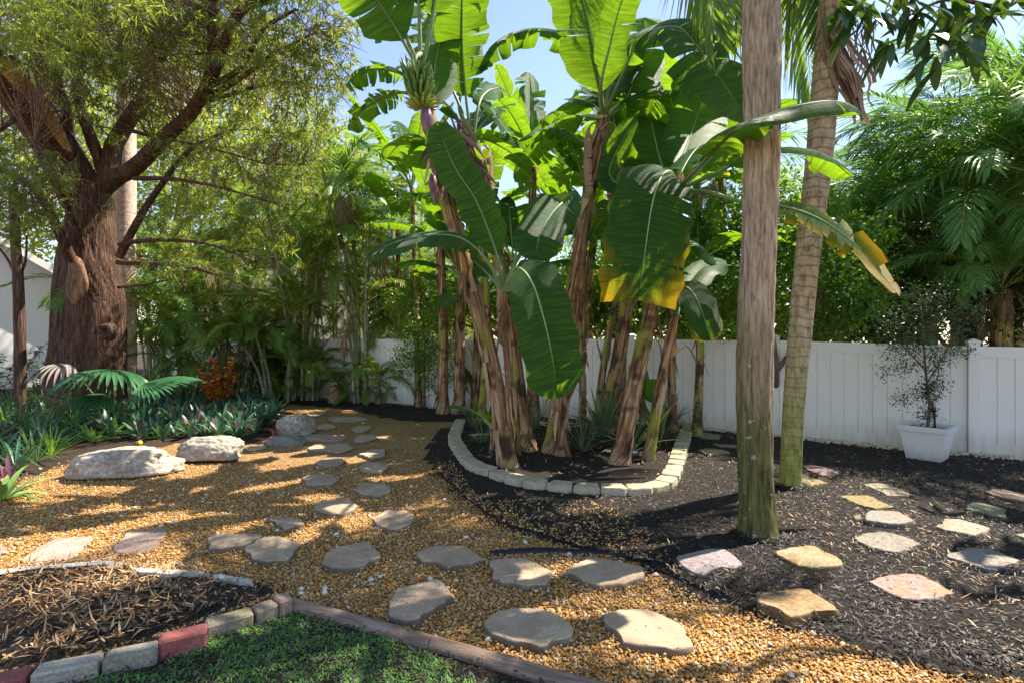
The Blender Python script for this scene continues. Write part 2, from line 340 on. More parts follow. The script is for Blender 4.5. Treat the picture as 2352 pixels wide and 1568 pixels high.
BACKM = gp([(590, 902), (760, 925), (860, 927), (1010, 937), (1070, 950), (1080, 965), (990, 968), (880, 958), (820, 940), (700, 930), (560, 912)])
sheet('mulch_strip', BACKM, .006, M_mulch, mound=.02, n=.12, wob=.06)
LITB = gp([Z('BL', *q) for q in [(-900, 860), (0, 815), (180, 800), (770, 770), (930, 815), (1400, 835), (1700, 900), (1850, 955), (1700, 1020), (1360, 1130), (1060, 1240), (690, 1350), (220, 1450), (-200, 1530), (-1500, 1750)]])
sheet('litter_bed', LITB, .008, M_soil, mound=.035, n=.06, wob=.02)
LAWN = gp([Z('BL', *q) for q in [(-1500, 1780), (-200, 1570), (220, 1480), (690, 1380), (1060, 1270), (1360, 1160), (1860, 1000)]] + [(665, 1382), (760, 1408), (1000, 1480), (1345, 1590), (1900, 1790)]) + [(1.5, -1), (-3, -1)]
sheet('garden_soil', LAWN, .010, M_soil, mound=.02, n=.06)
GBED = gp([(-500, 1150), (0, 1100), (90, 1090), (150, 1060), (300, 1040), (400, 1012), (560, 1018), (640, 985), (660, 950), (600, 925), (500, 905), (300, 880), (-500, 880)])
sheet('planting_bed', GBED, .006, M_soil, mound=.03, n=.15, wob=.05)
# ---------------------------------------------------------------- loose gravel, mulch chips, litter
t_ = (1 + 5 ** .5) / 2
ICO = unit(np.array([(-1, t_, 0), (1, t_, 0), (-1, -t_, 0), (1, -t_, 0), (0, -1, t_), (0, 1, t_), (0, -1, -t_), (0, 1, -t_), (t_, 0, -1), (t_, 0, 1), (-t_, 0, -1), (-t_, 0, 1)]))
ICF = np.array([(0, 11, 5), (0, 5, 1), (0, 1, 7), (0, 7, 10), (0, 10, 11), (1, 5, 9), (5, 11, 4), (11, 10, 2), (10, 7, 6), (7, 1, 8), (3, 9, 4), (3, 4, 2), (3, 2, 6), (3, 6, 8), (3, 8, 9), (4, 9, 5), (2, 4, 11), (6, 2, 10), (8, 6, 7), (9, 8, 1)])
def samp(n, d0, d1, k=1.25, pw=1.0):
    """ground points over the part of the garden the camera can see, thinning with distance"""
    u = rng.random(n); d = (d0 ** pw + u * (d1 ** pw - d0 ** pw)) ** (1 / pw) if pw > 0 else d0 * (d1 / d0) ** u
    return (rng.random(n) * 2 - 1) * d * k, d
def pebbles(mb, x, y, z, s, c):
    k = len(x); sc = np.stack([s * (.8 + .5 * rng.random(k)), s * (.7 + .35 * rng.random(k)), s * (.5 + .3 * rng.random(k))], 1)
    a = rng.random(k) * 6.283; v = ICO[None] * (1 + .13 * rng.standard_normal((k, 12, 1))) * sc[:, None]
    ti = rng.standard_normal((k, 1)) * .3; v[:, :, 2] += v[:, :, 0] * ti
    X = v[:, :, 0] * np.cos(a)[:, None] - v[:, :, 1] * np.sin(a)[:, None]; Y = v[:, :, 0] * np.sin(a)[:, None] + v[:, :, 1] * np.cos(a)[:, None]
    v = np.stack([X + x[:, None], Y + y[:, None], v[:, :, 2] + z[:, None]], -1).reshape(-1, 3)
    mb.add(v, [(ICF[None] + np.arange(k)[:, None, None] * 12).reshape(-1, 3)], 0, None, np.repeat(c, 12))
def edge_noise(x, y, s=1.6, seed=0.): return np.array([mnoise.noise(Vector((a * s, b * s, seed))) for a, b in zip(x, y)])
x, y = samp(190000, 1.9, 6.6, 1.18, 1.0)
off = rng.standard_normal(len(x)) * .10; m_ = inpoly(x + off, y + off * .7, MULCH)
low = (x > -1.3) & (y > 3.6); keep = ~m_ | (rng.random(len(x)) < np.where(y > 3.9, .30, .03))
keep &= ~inpoly(x, y, LITB) & ~inpoly(x, y, LAWN) & ~inpoly(x, y, GBED)
keep &= rng.random(len(x)) < np.clip(1.25 - (y - 2.2) * .16, .35, 1) * 1.0
x, y = x[keep], y[keep]; mb = MB()
inm = inpoly(x, y, MULCH)
# the mixed zone in front of the ring keeps some gravel, the rest of the bed almost none
mixz = inpoly(x, y, gp([(900, 1010), (1000, 1000), (1100, 1150), (1400, 1165), (1500, 1230), (1560, 1300), (1400, 1290), (1100, 1290), (900, 1200)]))
k2 = ~inm | (mixz & (rng.random(len(x)) < .9)); x, y = x[k2], y[k2]; inm = inm[k2]
c = rng.random(len(x)); c = np.where(rng.random(len(x)) < .93, c * .93, c)
pebbles(mb, x, y, .004 + .006 * rng.random(len(x)) + .03 * inm, .0066 * np.exp(.34 * rng.standard_normal(len(x)).clip(-1.6, 2.2)), c)
x, y = samp(260, 2.1, 7, 1.1, 1.); k = ~inpoly(x, y, MULCH) & ~inpoly(x, y, LAWN) & ~inpoly(x, y, LITB); x, y = x[k], y[k]
pebbles(mb, x, y, np.full(len(x), .012), .017 * (.7 + .7 * rng.random(len(x))), np.full(len(x), .99))
tag(mb.build('gravel', M_peb), 'loose golden brown pea gravel covering the garden path', 'gravel', kind='stuff')
def chips(mb, x, y, z, L, W, tilt=.35, c=None, bend=.15, nn=4):
    k = len(x); a = rng.random(k) * 6.283; D = np.stack([np.cos(a), np.sin(a), rng.standard_normal(k) * tilt * .5], 1)
    U = np.stack([rng.standard_normal(k) * tilt, rng.standard_normal(k) * tilt, np.ones(k)], 1)
    leaves(mb, np.stack([x, y, z], 1), D, U, L * (.5 + rng.random(k)), W * (.6 + .8 * rng.random(k)), bend * rng.standard_normal(k), 0, c, 0., .3, .45, nn)
x, y = samp(130000, 2.0, 9.5, 1.25, .9); of = rng.standard_normal(len(x)) * .06
k = inpoly(x + of, y + of, MULCH) & (~inpoly(x, y, gp([(900, 1010), (1000, 1000), (1100, 1150), (1400, 1165), (1460, 1230), (1500, 1290), (1400, 1290), (1100, 1290), (900, 1200)])) | (rng.random(len(x)) < .5)); x, y = x[k], y[k]; mb = MB()
chips(mb, x, y, .03 + .014 * rng.random(len(x)), .038, .007, .4, nn=6)
x, y = samp(16000, 3.0, 9.0, .9, 1.); of = rng.standard_normal(len(x)) * .35; k = inpoly(x + of, y + of * .5, MULCH) & ~inpoly(x, y, MULCH); x, y = x[k], y[k]
chips(mb, x, y, .012 + .01 * rng.random(len(x)), .04, .007, .3)
x, y = samp(9000, 2.0, 13, 1.1, 1.); k = ~inpoly(x, y, MULCH) & ~inpoly(x, y, LAWN); x, y = x[k], y[k]; chips(mb, x, y, np.full(len(x), .012), .035, .005, .3, rng.random(len(x)) * .9)
tag(mb.build('mulch_chips', M_chip), 'dark shredded bark mulch strewn over the beds', 'mulch', kind='stuff')
mb = MB()
x, y = samp(9000, 2.0, 9.0, 1.25, 1.1); cl = edge_noise(x, y, .8, 5.); k = inpoly(x, y, MULCH) & (cl + .35 > rng.random(len(x)) * .8); x, y = x[k], y[k]; chips(mb, x, y, .045 + .015 * rng.random(len(x)), .048, .0075, .3, .25 + .75 * rng.random(len(x)), .3, 6)
xs = [p[0] for p in LITB]; ys = [p[1] for p in LITB]; n = 11000; x = rng.uniform(min(xs), max(xs), n); y = rng.uniform(min(ys), max(ys), n)
k = inpoly(x, y, LITB) & (edge_noise(x, y, 1.1, 2.) + .25 + (y - 2.7) * .5 > rng.random(n) * .7); x, y = x[k], y[k]; chips(mb, x, y, .045 + .012 * rng.random(len(x)), .055, .0085, .25, None, .5, 6)
x, y = samp(2500, 2.2, 8, 1.1, 1.); k = ~inpoly(x, y, MULCH) & ~inpoly(x, y, LITB); x, y = x[k], y[k]; chips(mb, x, y, np.full(len(x), .018), .05, .007, .3, None, .3, 6)
x, y = samp(1500, 5.0, 12, .35, 1.); k = inpoly(x, y, gp([(1040, 1000), (1100, 1090), (1300, 1130), (1540, 1120), (1570, 1000), (1500, 960), (1100, 960)])); x, y = x[k], y[k]; chips(mb, x, y, np.full(len(x), .06), .09, .012, .4, None, .3, 6)
tag(mb.build('leaf_litter', M_lit), 'dry tan leaves scattered over the mulch and soil', 'leaf litter', kind='stuff')
n = 26000; x = rng.uniform(-3.5, 1.2, n); y = rng.uniform(1.2, 3.2, n)
mb2 = MB(); xs2 = rng.uniform(-3.5, 1.6, 16000); ys2 = rng.uniform(1.4, 3.3, 16000); k = inpoly(xs2, ys2, LITB) | inpoly(xs2, ys2, LAWN); chips(mb2, xs2[k], ys2[k], .025 + .03 * rng.random(k.sum()), .045, .007, .5, nn=6)
tag(mb2.build('bark_chips', M_chip), 'dark bark crumbs on the soil of the near beds', 'mulch', kind='stuff')
# pale stones along the foot of the fence
mb = MB(); px_ = []; 
for (a, b), (c_, d_) in zip(FL[3:-1], FL[4:]):
    L_ = math.hypot(c_ - a, d_ - b); n = int(L_ * 260)
    for i in range(n):
        t = R.random(); o_ = R.gauss(.10, .09); px_.append((a + (c_ - a) * t - o_ * .52, b + (d_ - b) * t - o_ * .85))
px_ = np.array(px_); pebbles(mb, px_[:, 0], px_[:, 1], .03 + .01 * rng.random(len(px_)), .02 * (.7 + .7 * rng.random(len(px_))), .86 + .14 * rng.random(len(px_)))
tag(mb.build('white_pebbles', M_peb), 'pale pebbles lying along the foot of the white fence', 'pebbles', kind='stuff')
# ---------------------------------------------------------------- grass
t = leafmat('grass_blade', (.09, .24, .055), (.21, .38, .08), (.38, .60, .09), .32, .5)
mb = MB(); n = 95000; x = rng.uniform(-2.6, 1.6, n); y = rng.uniform(1.6, 3.1, n)
GR_P = gp([Z('BL', *q) for q in [(640, 1580), (1000, 1520), (1150, 1440), (1330, 1340), (1480, 1220), (1800, 1190), (1900, 1060), (2000, 1075), (2100, 1180)]] + [(800, 1440), (930, 1495), (1010, 1530), (1060, 1568), (1200, 1640)]) + [(.6, 1.2), (-1.6, 1.2)]
k = inpoly(x + rng.standard_normal(n) * .02, y + rng.standard_normal(n) * .02, GR_P) & (edge_noise(x, y, 5., 9.) > rng.random(n) * .9 - .68); x, y = x[k], y[k]; n = len(x)
a = rng.random(n) * 6.283; D = np.stack([np.cos(a), np.sin(a), .35 + .9 * rng.random(n)], 1)
leaves(mb, np.stack([x, y, np.full(n, .02)], 1), D, np.stack([-np.cos(a) * .6, -np.sin(a) * .6, np.ones(n)], 1), .028 + .04 * rng.random(n), .0065, .35, 0, None, (rng.random(n) < .04) * .8, .25, .4)
x = rng.uniform(-1.5, 1.8, 500); y = rng.uniform(1.7, 3.0, 500); k = inpoly(x, y, LAWN); x, y = x[k], y[k]
for i in range(0, len(x), 9):
    a = rng.random(14) * 6.283; leaves(mb, np.tile([x[i], y[i], .02], (14, 1)) + rng.standard_normal((14, 3)) * .012, np.stack([np.cos(a), np.sin(a), .8 + 0 * a], 1), np.stack([-np.cos(a), -np.sin(a), 1 + 0 * a], 1), .05, .006, .4)
tag(mb.build('grass', t), 'short green lawn grass growing between the bricks and the timber', 'grass', kind='stuff')
# ---------------------------------------------------------------- stepping stones
STONES = []
def slab(top, h, m, name='stepping_stone', label='', cat='stepping stone', group=None, rough=.006, sink=.0):
    """irregular flat stone; outline gives the top face"""
    pts = [G(a, b, h) for a, b in top]; c = sum(pts, Vector()) / len(pts); mb = MB()
    P2 = []
    for i in range(len(pts)):
        a, b = pts[i], pts[(i + 1) % len(pts)]; k = max(2, int((b - a).length / .035))
        for j in range(k):
            q = a.lerp(b, j / k); P2.append(q)
    sm = [(P2[i - 1] + P2[i] * 8 + P2[(i + 1) % len(P2)]) / 10 for i in range(len(P2))]; n = len(sm)
    jit = [Vector((R.uniform(-1, 1), R.uniform(-1, 1), 0)) * rough * 1.4 for _ in sm]; STONES.append(([tuple(q[:2]) for q in sm], (c.x, c.y), h, group))
    def ring(f, z, k=1., nz=0.):
        out = []
        for q, jv in zip(sm, jit):
            v = c + (q - c) * f; out.append((v.x + jv.x * k, v.y + jv.y * k, z + nz * mnoise.noise(Vector((v.x * 14, v.y * 14, z * 9)))))
        return out
    rad = sum((q - c).length for q in sm) / n; e = .012 / max(rad, .05)
    V = ring(1.0, -.02) + ring(1.02, h * .5, 1.6) + ring(1.0, h - .006, 1.2) + ring(1 - e * .5, h, .8, .003) + ring(1 - e * .5, h, .8, .003) + ring(.6, h, .3, .011) + [(c.x, c.y, h + .002)]
    f = []
    for k in (0, 1, 2, 4):
        for i in range(n): f.append((k * n + i, k * n + (i + 1) % n, (k + 1) * n + (i + 1) % n, (k + 1) * n + i))
    for i in range(n): f.append((5 * n + i, 5 * n + (i + 1) % n, 6 * n))
    if sum(sm[i - 1].x * sm[i].y - sm[i].x * sm[i - 1].y for i in range(n)) < 0: f = [tuple(reversed(q)) for q in f]
    mb.add(V, f); o = mb.build(name, m, origin=(c.x, c.y, 0)); return tag(o, label, cat, group)
gg = 'concrete stepping stones set in the gravel'
ST = [
 ('BM', .055, [(1045,1145),(1140,1075),(1285,1058),(1430,1058),(1560,1120),(1665,1195),(1635,1235),(1480,1300),(1420,1320),(1310,1290),(1110,1245),(1085,1195)], 'large many-sided grey brown stone at the front, second from the right'),
 ('BM', .055, [(1835,1105),(1960,1070),(2110,1058),(2240,1100),(2340,1150),(2395,1190),(2400,1225),(2450,1275),(2440,1305),(2370,1340),(2200,1320),(1975,1290),(1950,1215),(1850,1140)], 'rightmost and largest of the grey brown stones in the front gravel'),
 ('BM', .06, [(400,1060),(430,985),(470,920),(575,905),(740,858),(780,890),(830,950),(838,985),(745,1030),(640,1105),(570,1140),(490,1130),(400,1090)], 'grey stone standing on a slant just beyond the timber edging'),
 ('BM', .05, [(605,680),(690,645),(920,642),(960,675),(1055,735),(950,755),(815,790),(740,755),(615,740)], 'wide pinkish stone with a pointed right end, left of the shadow-banded stone'),
 ('BM', .05, [(1080,740),(1180,725),(1340,725),(1410,765),(1495,805),(1495,870),(1460,900),(1340,905),(1180,885),(1115,860),(1110,815)], 'stone crossed by a bright band of sun, directly behind the large front stone'),
 ('BM', .05, [(1615,800),(1740,725),(1810,722),(2115,780),(2110,850),(1990,890),(1830,905),(1690,860),(1620,820)], 'grey stone whose back edge touches the black plastic edging'),
 ('BM', .05, [(-20,700),(20,665),(200,622),(265,615),(350,690),(350,715),(250,760),(190,790),(90,800),(0,780),(-20,750)], 'sunlit cream stone on its own in bright gravel between two rows'),
 ('BM', .05, [(295,460),(400,400),(510,402),(578,432),(575,480),(470,530),(420,530),(330,500)], 'five-sided pinkish stone crossed by a thin shadow, right of the path'),
 ('BM', .05, [(-85,385),(-60,350),(115,320),(190,360),(195,385),(90,430),(0,425),(-85,405)], 'half sunlit stone where the two rows of the path begin'),
 ('BM', .05, [(180,265),(225,220),(370,218),(430,265),(400,290),(290,305),(210,285)], 'dark shaded stone in the right row, nearest to the ring of blocks'),
 ('BL', .05, [(2030,185),(2070,165),(2220,160),(2270,200),(2225,235),(2060,232)], 'dark shaded stone in the left row of the path'),
 ('BM', .05, [(205,115),(240,90),(360,82),(415,105),(390,130),(330,150),(230,140)], 'brightly sunlit stone in the right row behind the dark one'),
 ('BL', .05, [(2110,85),(2170,58),(2290,50),(2325,75),(2275,100),(2180,118)], 'pale stone in the left row behind the dark one'),
 ('MM', .05, [(210,1530),(290,1500),(385,1500),(385,1545),(300,1562)], 'cream sunlit stone in the right row beside stripes of light'),
 ('MM', .04, [(-138,1490),(-90,1470),(120,1460),(178,1490),(100,1518),(-100,1512)], 'grey shaded stone in the left row level with the boulders'),
 ('MM', .04, [(170,1430),(210,1408),(310,1405),(335,1425),(270,1445),(190,1448)], 'small grey stone in the right row between streaks of sun'),
 ('MM', .04, [(-175,1410),(-98,1398),(0,1400),(137,1420),(92,1435),(-8,1440),(-130,1432)], 'reddish stone in the left row with a lit top'),
 ('MM', .04, [(155,1360),(200,1343),(290,1342),(295,1362),(230,1385),(170,1380)], 'small pinkish stone, farthest of the right row'),
 ('ML', .04, [(2110,1348),(2170,1330),(2240,1333),(2260,1352),(2200,1368),(2130,1365)], 'small rounded stone right of the pitted rock'),
 ('ML', .04, [(2200,1298),(2240,1283),(2430,1283),(2475,1300),(2380,1315),(2240,1315)], 'wide thin stone behind the small rounded one'),
 ('ML', .04, [(2055,1258),(2100,1243),(2170,1245),(2190,1262),(2130,1278),(2070,1272)], 'small stone near the palms where the path bends left'),
 ('ML', .04, [(1780,1235),(1810,1218),(1890,1220),(1915,1240),(1860,1252)], 'small stone just right of the dark leafy bed'),
 ('ML', .04, [(1640,1190),(1700,1175),(1770,1190),(1770,1210),(1720,1215)], 'farthest stone of the path beside the leafy bed'),
 ('ML', .04, [(1790,1268),(1850,1258),(1920,1270),(1890,1288),(1820,1288)], 'small flat stone just behind the pitted rock'),
 ('BL', .055, [(1635,660),(1770,580),(1880,578),(2015,625),(1965,700),(1930,735),(1800,745),(1690,730),(1680,690)], 'five-sided brown stone, the larger of the touching pair at left'),
 ('BL', .06, [(1395,590),(1430,565),(1560,562),(1760,562),(1740,590),(1650,628),(1530,655),(1415,660)], 'sunlit stone tucked behind the five-sided one at left'),
 ('BL', .05, [(1795,450),(1900,450),(2000,460),(2050,490),(1930,530),(1890,515)], 'small wedge-shaped stone with a pointed front'),
 ('BL', .02, [(130,740),(280,640),(380,590),(590,577),(628,590),(560,660),(480,720),(400,740),(280,748)], 'thin purplish slate flagstone lying flat behind the white edging'),
 ('BL', .03, [(750,665),(860,545),(1120,522),(1120,560),(1070,600),(1060,640),(1000,665),(930,685),(800,690)], 'thin purplish flagstone with one leaf, at the end of the white edging'),
 ('BL', .03, [(-60,640),(10,640),(50,660),(0,690),(-80,700)], 'flagstone cut off by the left edge of the view'),
 ('ML', .03, [(1635,1490),(1690,1475),(1790,1475),(1780,1495),(1660,1508)], 'small flat pink stone at the end of the red hose')]
M_slate = stonemat('purple_slate', (.44, .32, .27), (.34, .25, .21), (.52, .40, .33), 4, .4, 60)
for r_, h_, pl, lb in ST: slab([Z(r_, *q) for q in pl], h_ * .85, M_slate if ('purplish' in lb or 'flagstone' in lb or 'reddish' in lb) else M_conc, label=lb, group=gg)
g2 = 'coloured flagstones in the dark mulch'
def sm(n, a, b, c=None, streak=None, zz=4):
    a, b, c = mul(a, .8), mul(b, .8), (mul(c, .8) if c else None)
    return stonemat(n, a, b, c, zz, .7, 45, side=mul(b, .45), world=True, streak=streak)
CS = [
 (.03, 'purple', [(0,710),(200,665),(320,655),(390,700),(448,762),(400,785),(280,790),(200,835),(110,820),(50,780)], 'white flagstone with a purple stripe, beside the black edging', ((.46,.40,.38),(.40,.33,.35),None,(.26,.14,.23))),
 (.05, 'yellow', [(655,680),(800,650),(920,640),(1000,680),(1090,715),(1130,770),(1080,775),(950,790),(830,775),(740,735),(680,700)], 'yellow sandstone flag at the foot of the thick palm trunk', ((.50,.39,.21),(.42,.29,.12),(.52,.45,.32),(.36,.20,.06))),
 (.035, 'grey', [(1190,590),(1270,560),(1400,545),(1540,580),(1655,630),(1580,655),(1480,690),(1400,680),(1290,640),(1220,610)], 'plain pale grey flagstone in front of the eight-sided paver', ((.39,.36,.30),(.34,.31,.26),None,(.28,.25,.20))),
 (.075, 'brown', [(535,990),(580,960),(850,925),(900,940),(1060,1040),(1100,1080),(930,1085),(770,1130),(700,1075),(560,1020)], 'thick brown sandstone slab nearest the gravel edge', ((.47,.33,.17),(.36,.23,.11),(.50,.38,.22),(.22,.15,.09))),
 (.03, 'pink', [(1300,880),(1350,855),(1540,825),(1640,835),(1760,890),(1865,955),(1800,985),(1640,1005),(1530,1000),(1400,940),(1340,915)], 'large pink and orange flagstone among the front ones', ((.50,.31,.26),(.52,.36,.33),(.54,.34,.22),None)),
 (.045, 'taupe', [(1810,700),(2000,650),(2120,665),(2310,740),(2290,760),(2150,800),(2100,800),(1990,765),(1820,720)], 'brownish grey four-sided flagstone near the right edge', ((.37,.32,.27),(.31,.27,.23),(.43,.38,.33),None)),
 (.08, 'octagon', [(1275,420),(1310,405),(1490,410),(1570,450),(1597,475),(1530,495),(1400,490),(1280,470)], 'thick grey eight-sided paver with an orange middle', ((.42,.38,.34),(.36,.33,.30),(.50,.30,.18),None)),
 (.03, 'tan', [(1095,310),(1140,303),(1300,305),(1380,345),(1455,380),(1380,390),(1270,382),(1180,345)], 'narrow yellow tan flagstone behind the eight-sided paver', ((.42,.33,.18),(.37,.27,.12),None,None)),
 (.02, 'buff', [(1245,225),(1390,222),(1470,250),(1585,300),(1540,312),(1430,308),(1330,260)], 'buff flagstone behind the narrow yellow tan one', ((.47,.41,.30),(.40,.35,.25),None,None)),
 (.04, 'pale', [(1745,510),(1800,490),(1800,462),(1900,462),(2105,520),(2090,545),(2010,572),(1890,550),(1770,525)], 'pale beige flagstone with a notched left corner', ((.50,.44,.34),(.44,.39,.31),None,None)),
 (.04, 'green', [(1950,370),(1990,350),(2080,358),(2220,400),(2200,415),(2225,440),(2200,450),(2080,425),(1960,395)], 'pale green flagstone with a bite out of its right end', ((.38,.40,.25),(.33,.35,.21),None,None)),
 (.05, 'rose', [(2080,280),(2130,260),(2220,270),(2420,320),(2400,350),(2300,340),(2120,300)], 'long reddish brown flagstone cut off by the right edge', ((.44,.33,.24),(.36,.26,.19),None,None)),
 (.04, 'edge', [(2285,565),(2400,550),(2470,590),(2330,585)], 'cream flagstone of which only a corner shows at the right edge', ((.52,.48,.36),(.46,.42,.31),None,None)),
 (.025, 'mauve', [(845,108),(900,97),(1030,120),(1110,160),(1050,175),(960,165),(880,130)], 'mauve pink flagstone just right of the ringed palm', ((.45,.31,.28),(.38,.26,.24),None,None)),
 (.025, 'gold', [(700,165),(845,160),(1020,220),(900,238),(740,230)], 'golden flagstone partly hidden by the base of the ringed palm', ((.50,.42,.23),(.44,.36,.17),None,None)),
 (.03, 'shard', [(1190,440),(1240,430),(1250,455),(1200,468)], 'small broken tan shard left of the eight-sided paver', ((.40,.33,.22),(.34,.28,.18),None,None))]
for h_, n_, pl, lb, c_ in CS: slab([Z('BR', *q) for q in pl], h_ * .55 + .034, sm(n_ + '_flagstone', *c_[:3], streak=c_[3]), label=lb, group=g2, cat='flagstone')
m_ = sm('olive_flagstone', (.42, .38, .26), (.36, .32, .2))
for pl, lb in [([(160,1395),(200,1388),(300,1405),(290,1430),(170,1425)], 'thick rounded olive paver behind the ring, nearest the fence'), ([(250,1465),(415,1470),(415,1488),(300,1483)], 'thin olive flagstone half hidden behind the thick palm trunk'), ([(150,1505),(200,1492),(300,1500),(365,1520),(270,1535),(200,1530)], 'flat olive flagstone between ring of blocks and thick palm')]:
    slab([Z('MR', *q) for q in pl], .05, m_, label=lb, group=g2, cat='flagstone')
# pebbles banked against the stones, chips drifted over the flagstones
mb = MB(); mc = MB(); ml = MB()
for pts_, c_, h_, g_ in STONES:
    if c_[1] > 7: continue
    if g_ == gg:
        n = len(pts_) * 3; i = rng.integers(0, len(pts_), n); q = np.array(pts_)[i] + rng.standard_normal((n, 2)) * .012; out = unit(q - np.array(c_)); q = q + out * (.016 + .012 * rng.random((n, 1)))
        pebbles(mb, q[:, 0], q[:, 1], .010 + .016 * rng.random(n), .0066 * np.exp(.3 * rng.standard_normal(n)), rng.random(n) * .95)
        n = 3; q = np.array(c_) + rng.standard_normal((n, 2)) * .09; pebbles(mb, q[:, 0], q[:, 1], np.full(n, h_ + .004), np.full(n, .005), rng.random(n))
    else:
        n = len(pts_) * 4; i = rng.integers(0, len(pts_), n); q = np.array(pts_)[i]; q = q + unit(q - np.array(c_)) * rng.normal(.012, .012, (n, 1)); chips(mc, q[:, 0], q[:, 1], .035 + (h_ - .03) * rng.random(n), .035, .006, .4)
    n = 4; q = np.array(c_) + rng.standard_normal((n, 2)) * .10; chips(ml, q[:, 0], q[:, 1], np.full(n, h_ + .006), .035, .005, .15)
for bx, by, r_ in ((1742, 1236, .14), (1814, 1122, .125)):
    b_ = G(bx, by); n = 700; a = rng.random(n) * 6.283; rr = r_ + .01 + np.abs(rng.standard_normal(n)) * .05; chips(mc, b_.x + np.cos(a) * rr, b_.y + np.sin(a) * rr, .035 + .04 * np.exp(-(rr - r_) * 14) * rng.random(n) + .01, .045, .008, .5)
tag(mb.build('gravel_bank', M_peb), 'pebbles banked up against the edges of the concrete stones', 'gravel', kind='stuff')
tag(mc.build('mulch_bank', M_chip), 'mulch drifted against the flagstones and palm bases', 'mulch', kind='stuff')
tag(ml.build('stray_leaves', M_lit), 'a few dry leaf bits lying on the stones', 'leaf litter', kind='stuff')
# ---------------------------------------------------------------- ring of edging blocks
ring = [G(*q) for q in [(1046, 975), (1030, 1012), (1036, 1037), (1062, 1075), (1096, 1097), (1129, 1104), (1168, 1120), (1223, 1131), (1283, 1137), (1343, 1143), (1406, 1146.7), (1467, 1146), (1517, 1141), (1550, 1126), (1566, 1100), (1574, 1070), (1580, 1040), (1588, 1010), (1594, 988), (1596, 972)]]
rs = spline(ring, 400); cum = np.concatenate([[0], np.cumsum(np.linalg.norm(np.diff(rs, axis=0), axis=1))]); nb = int(cum[-1] / .283)
def ORD(k): return str(k) + ('th' if 10 < k % 100 < 14 else {1: 'st', 2: 'nd', 3: 'rd'}.get(k % 10, 'th'))
posn = ['left arm of the ring, counted towards the fence', 'front curve of the ring', 'right arm of the ring']
for i in range(nb):
    a = np.array([np.interp(cum[-1] * (i + q) / nb, cum, rs[:, k]) for q in (.0, 1.0) for k in (0, 1)]).reshape(2, 2); mid = a.mean(0); dx, dy = a[1] - a[0]; L_ = math.hypot(dx, dy)
    ang = math.atan2(dy, dx) + R.gauss(0, .05); nx, ny = -dy / L_, dx / L_
    ang_in = ang; c0 = (mid[0] + nx * .085, mid[1] + ny * .085, 0.0)
    mb = MB(); hw = L_ / 2 - .010; h = .112 + R.uniform(-.008, .008); e = .012
    prof = [(-hw + .02, 0), (-hw, .045), (-hw + .035, .17), (hw - .035, .17), (hw, .045), (hw - .02, 0)]
    prof = [(-hw, .03), (-hw + .035, .0), (hw - .035, 0), (hw, .03), (hw - .03, .19), (-hw + .03, .19)]
    V = []
    for z_, s_ in ((-.02, 1.), (h * .55, 1.03), (h - e * .8, 1.0), (h, .93)):
        for X, Y in prof:
            X2 = X * s_ + R.gauss(0, .002); Y2 = (Y - .085) * s_ + R.gauss(0, .003)
            V.append((mid[0] + nx * .085 + X2 * math.cos(ang) - Y2 * math.sin(ang), mid[1] + ny * .085 + X2 * math.sin(ang) + Y2 * math.cos(ang), z_ + (R.gauss(0, .0015) if z_ > .05 else 0)))
    f = [(k * 6 + j, k * 6 + (j + 1) % 6, k * 6 + 6 + (j + 1) % 6, k * 6 + 6 + j) for k in range(3) for j in range(6)] + [tuple(18 + j for j in range(6))]
    mb.add(V, f); o = mb.build('edging_block', M_block, origin=(c0[0], c0[1], 0), smooth=False)
    fr = i / nb; where = ORD(i + 1) + ' cream edging block of the ring, counted from its far left end'
    tag(o, where, 'edging block', 'cream edging blocks in the ' + ('left arm' if fr < .38 else 'front curve' if fr < .62 else 'right arm'))
RING = [(p[0], p[1]) for p in rs[::8]]
sheet('ring_bed', [tuple(p) for p in RING] + [(2.6, 9.4), (-.6, 10.8)], .03, M_mulch, mound=.03, n=.12)
# ---------------------------------------------------------------- bricks and timber at the near bed
mred = stonemat('red_paver', (.36, .12, .11), (.29, .09, .085), (.40, .17, .15), 7, .6, 90); mgry = stonemat('grey_paver', (.30, .28, .22), (.22, .21, .15), (.36, .34, .28), 7, .7, 80); mcrm = stonemat('cream_paver', (.50, .47, .39), (.38, .36, .28), None, 6, .5, 80); mtan = stonemat('tan_paver', (.36, .30, .22), (.26, .21, .14), (.30, .28, .16), 7, .7, 60)
BK = [((-60, 1535), (205, 1478), mred, 'red paving brick cut off by the left bottom corner', .0), ((225, 1470), (680, 1385), mcrm, 'long cream paving brick with a chipped rounded left end', 0), ((700, 1375), (1068, 1302), mgry, 'weathered grey paving brick right of the cream one', 0), ((1064, 1262), (1395, 1182), mred, 'complete red paving brick standing proud between grey and tan ones', .012), ((1375, 1158), (1700, 1070), mtan, 'tan mossy paving brick right of the complete red one', 0), ((1704, 1068), (1852, 1010), mtan, 'smooth tan paving brick, second from the pointed end', .004), ((1854, 1000), (1945, 965), stonemat('pink_paver', (.42, .27, .25), (.34, .22, .2), None, 8, .5, 80), 'small pinkish brick at the pointed end of the row, touching the timber', .02)]
for (a, b, m_, lb, dz) in BK:
    h = .10 + dz; p, q = G(*Z('BL', *a), h), G(*Z('BL', *b), h); d = q - p; mb = MB(); c_ = (p + q) / 2
    box(mb, (c_.x, c_.y, -.01), d.length - .006, .105, h + .01, math.atan2(d.y, d.x), bev=.010, jit=.0015); o = mb.build('edging_brick', m_, origin=(c_.x, c_.y, 0), smooth=False); tag(o, lb, 'brick', 'bricks edging the near bed')
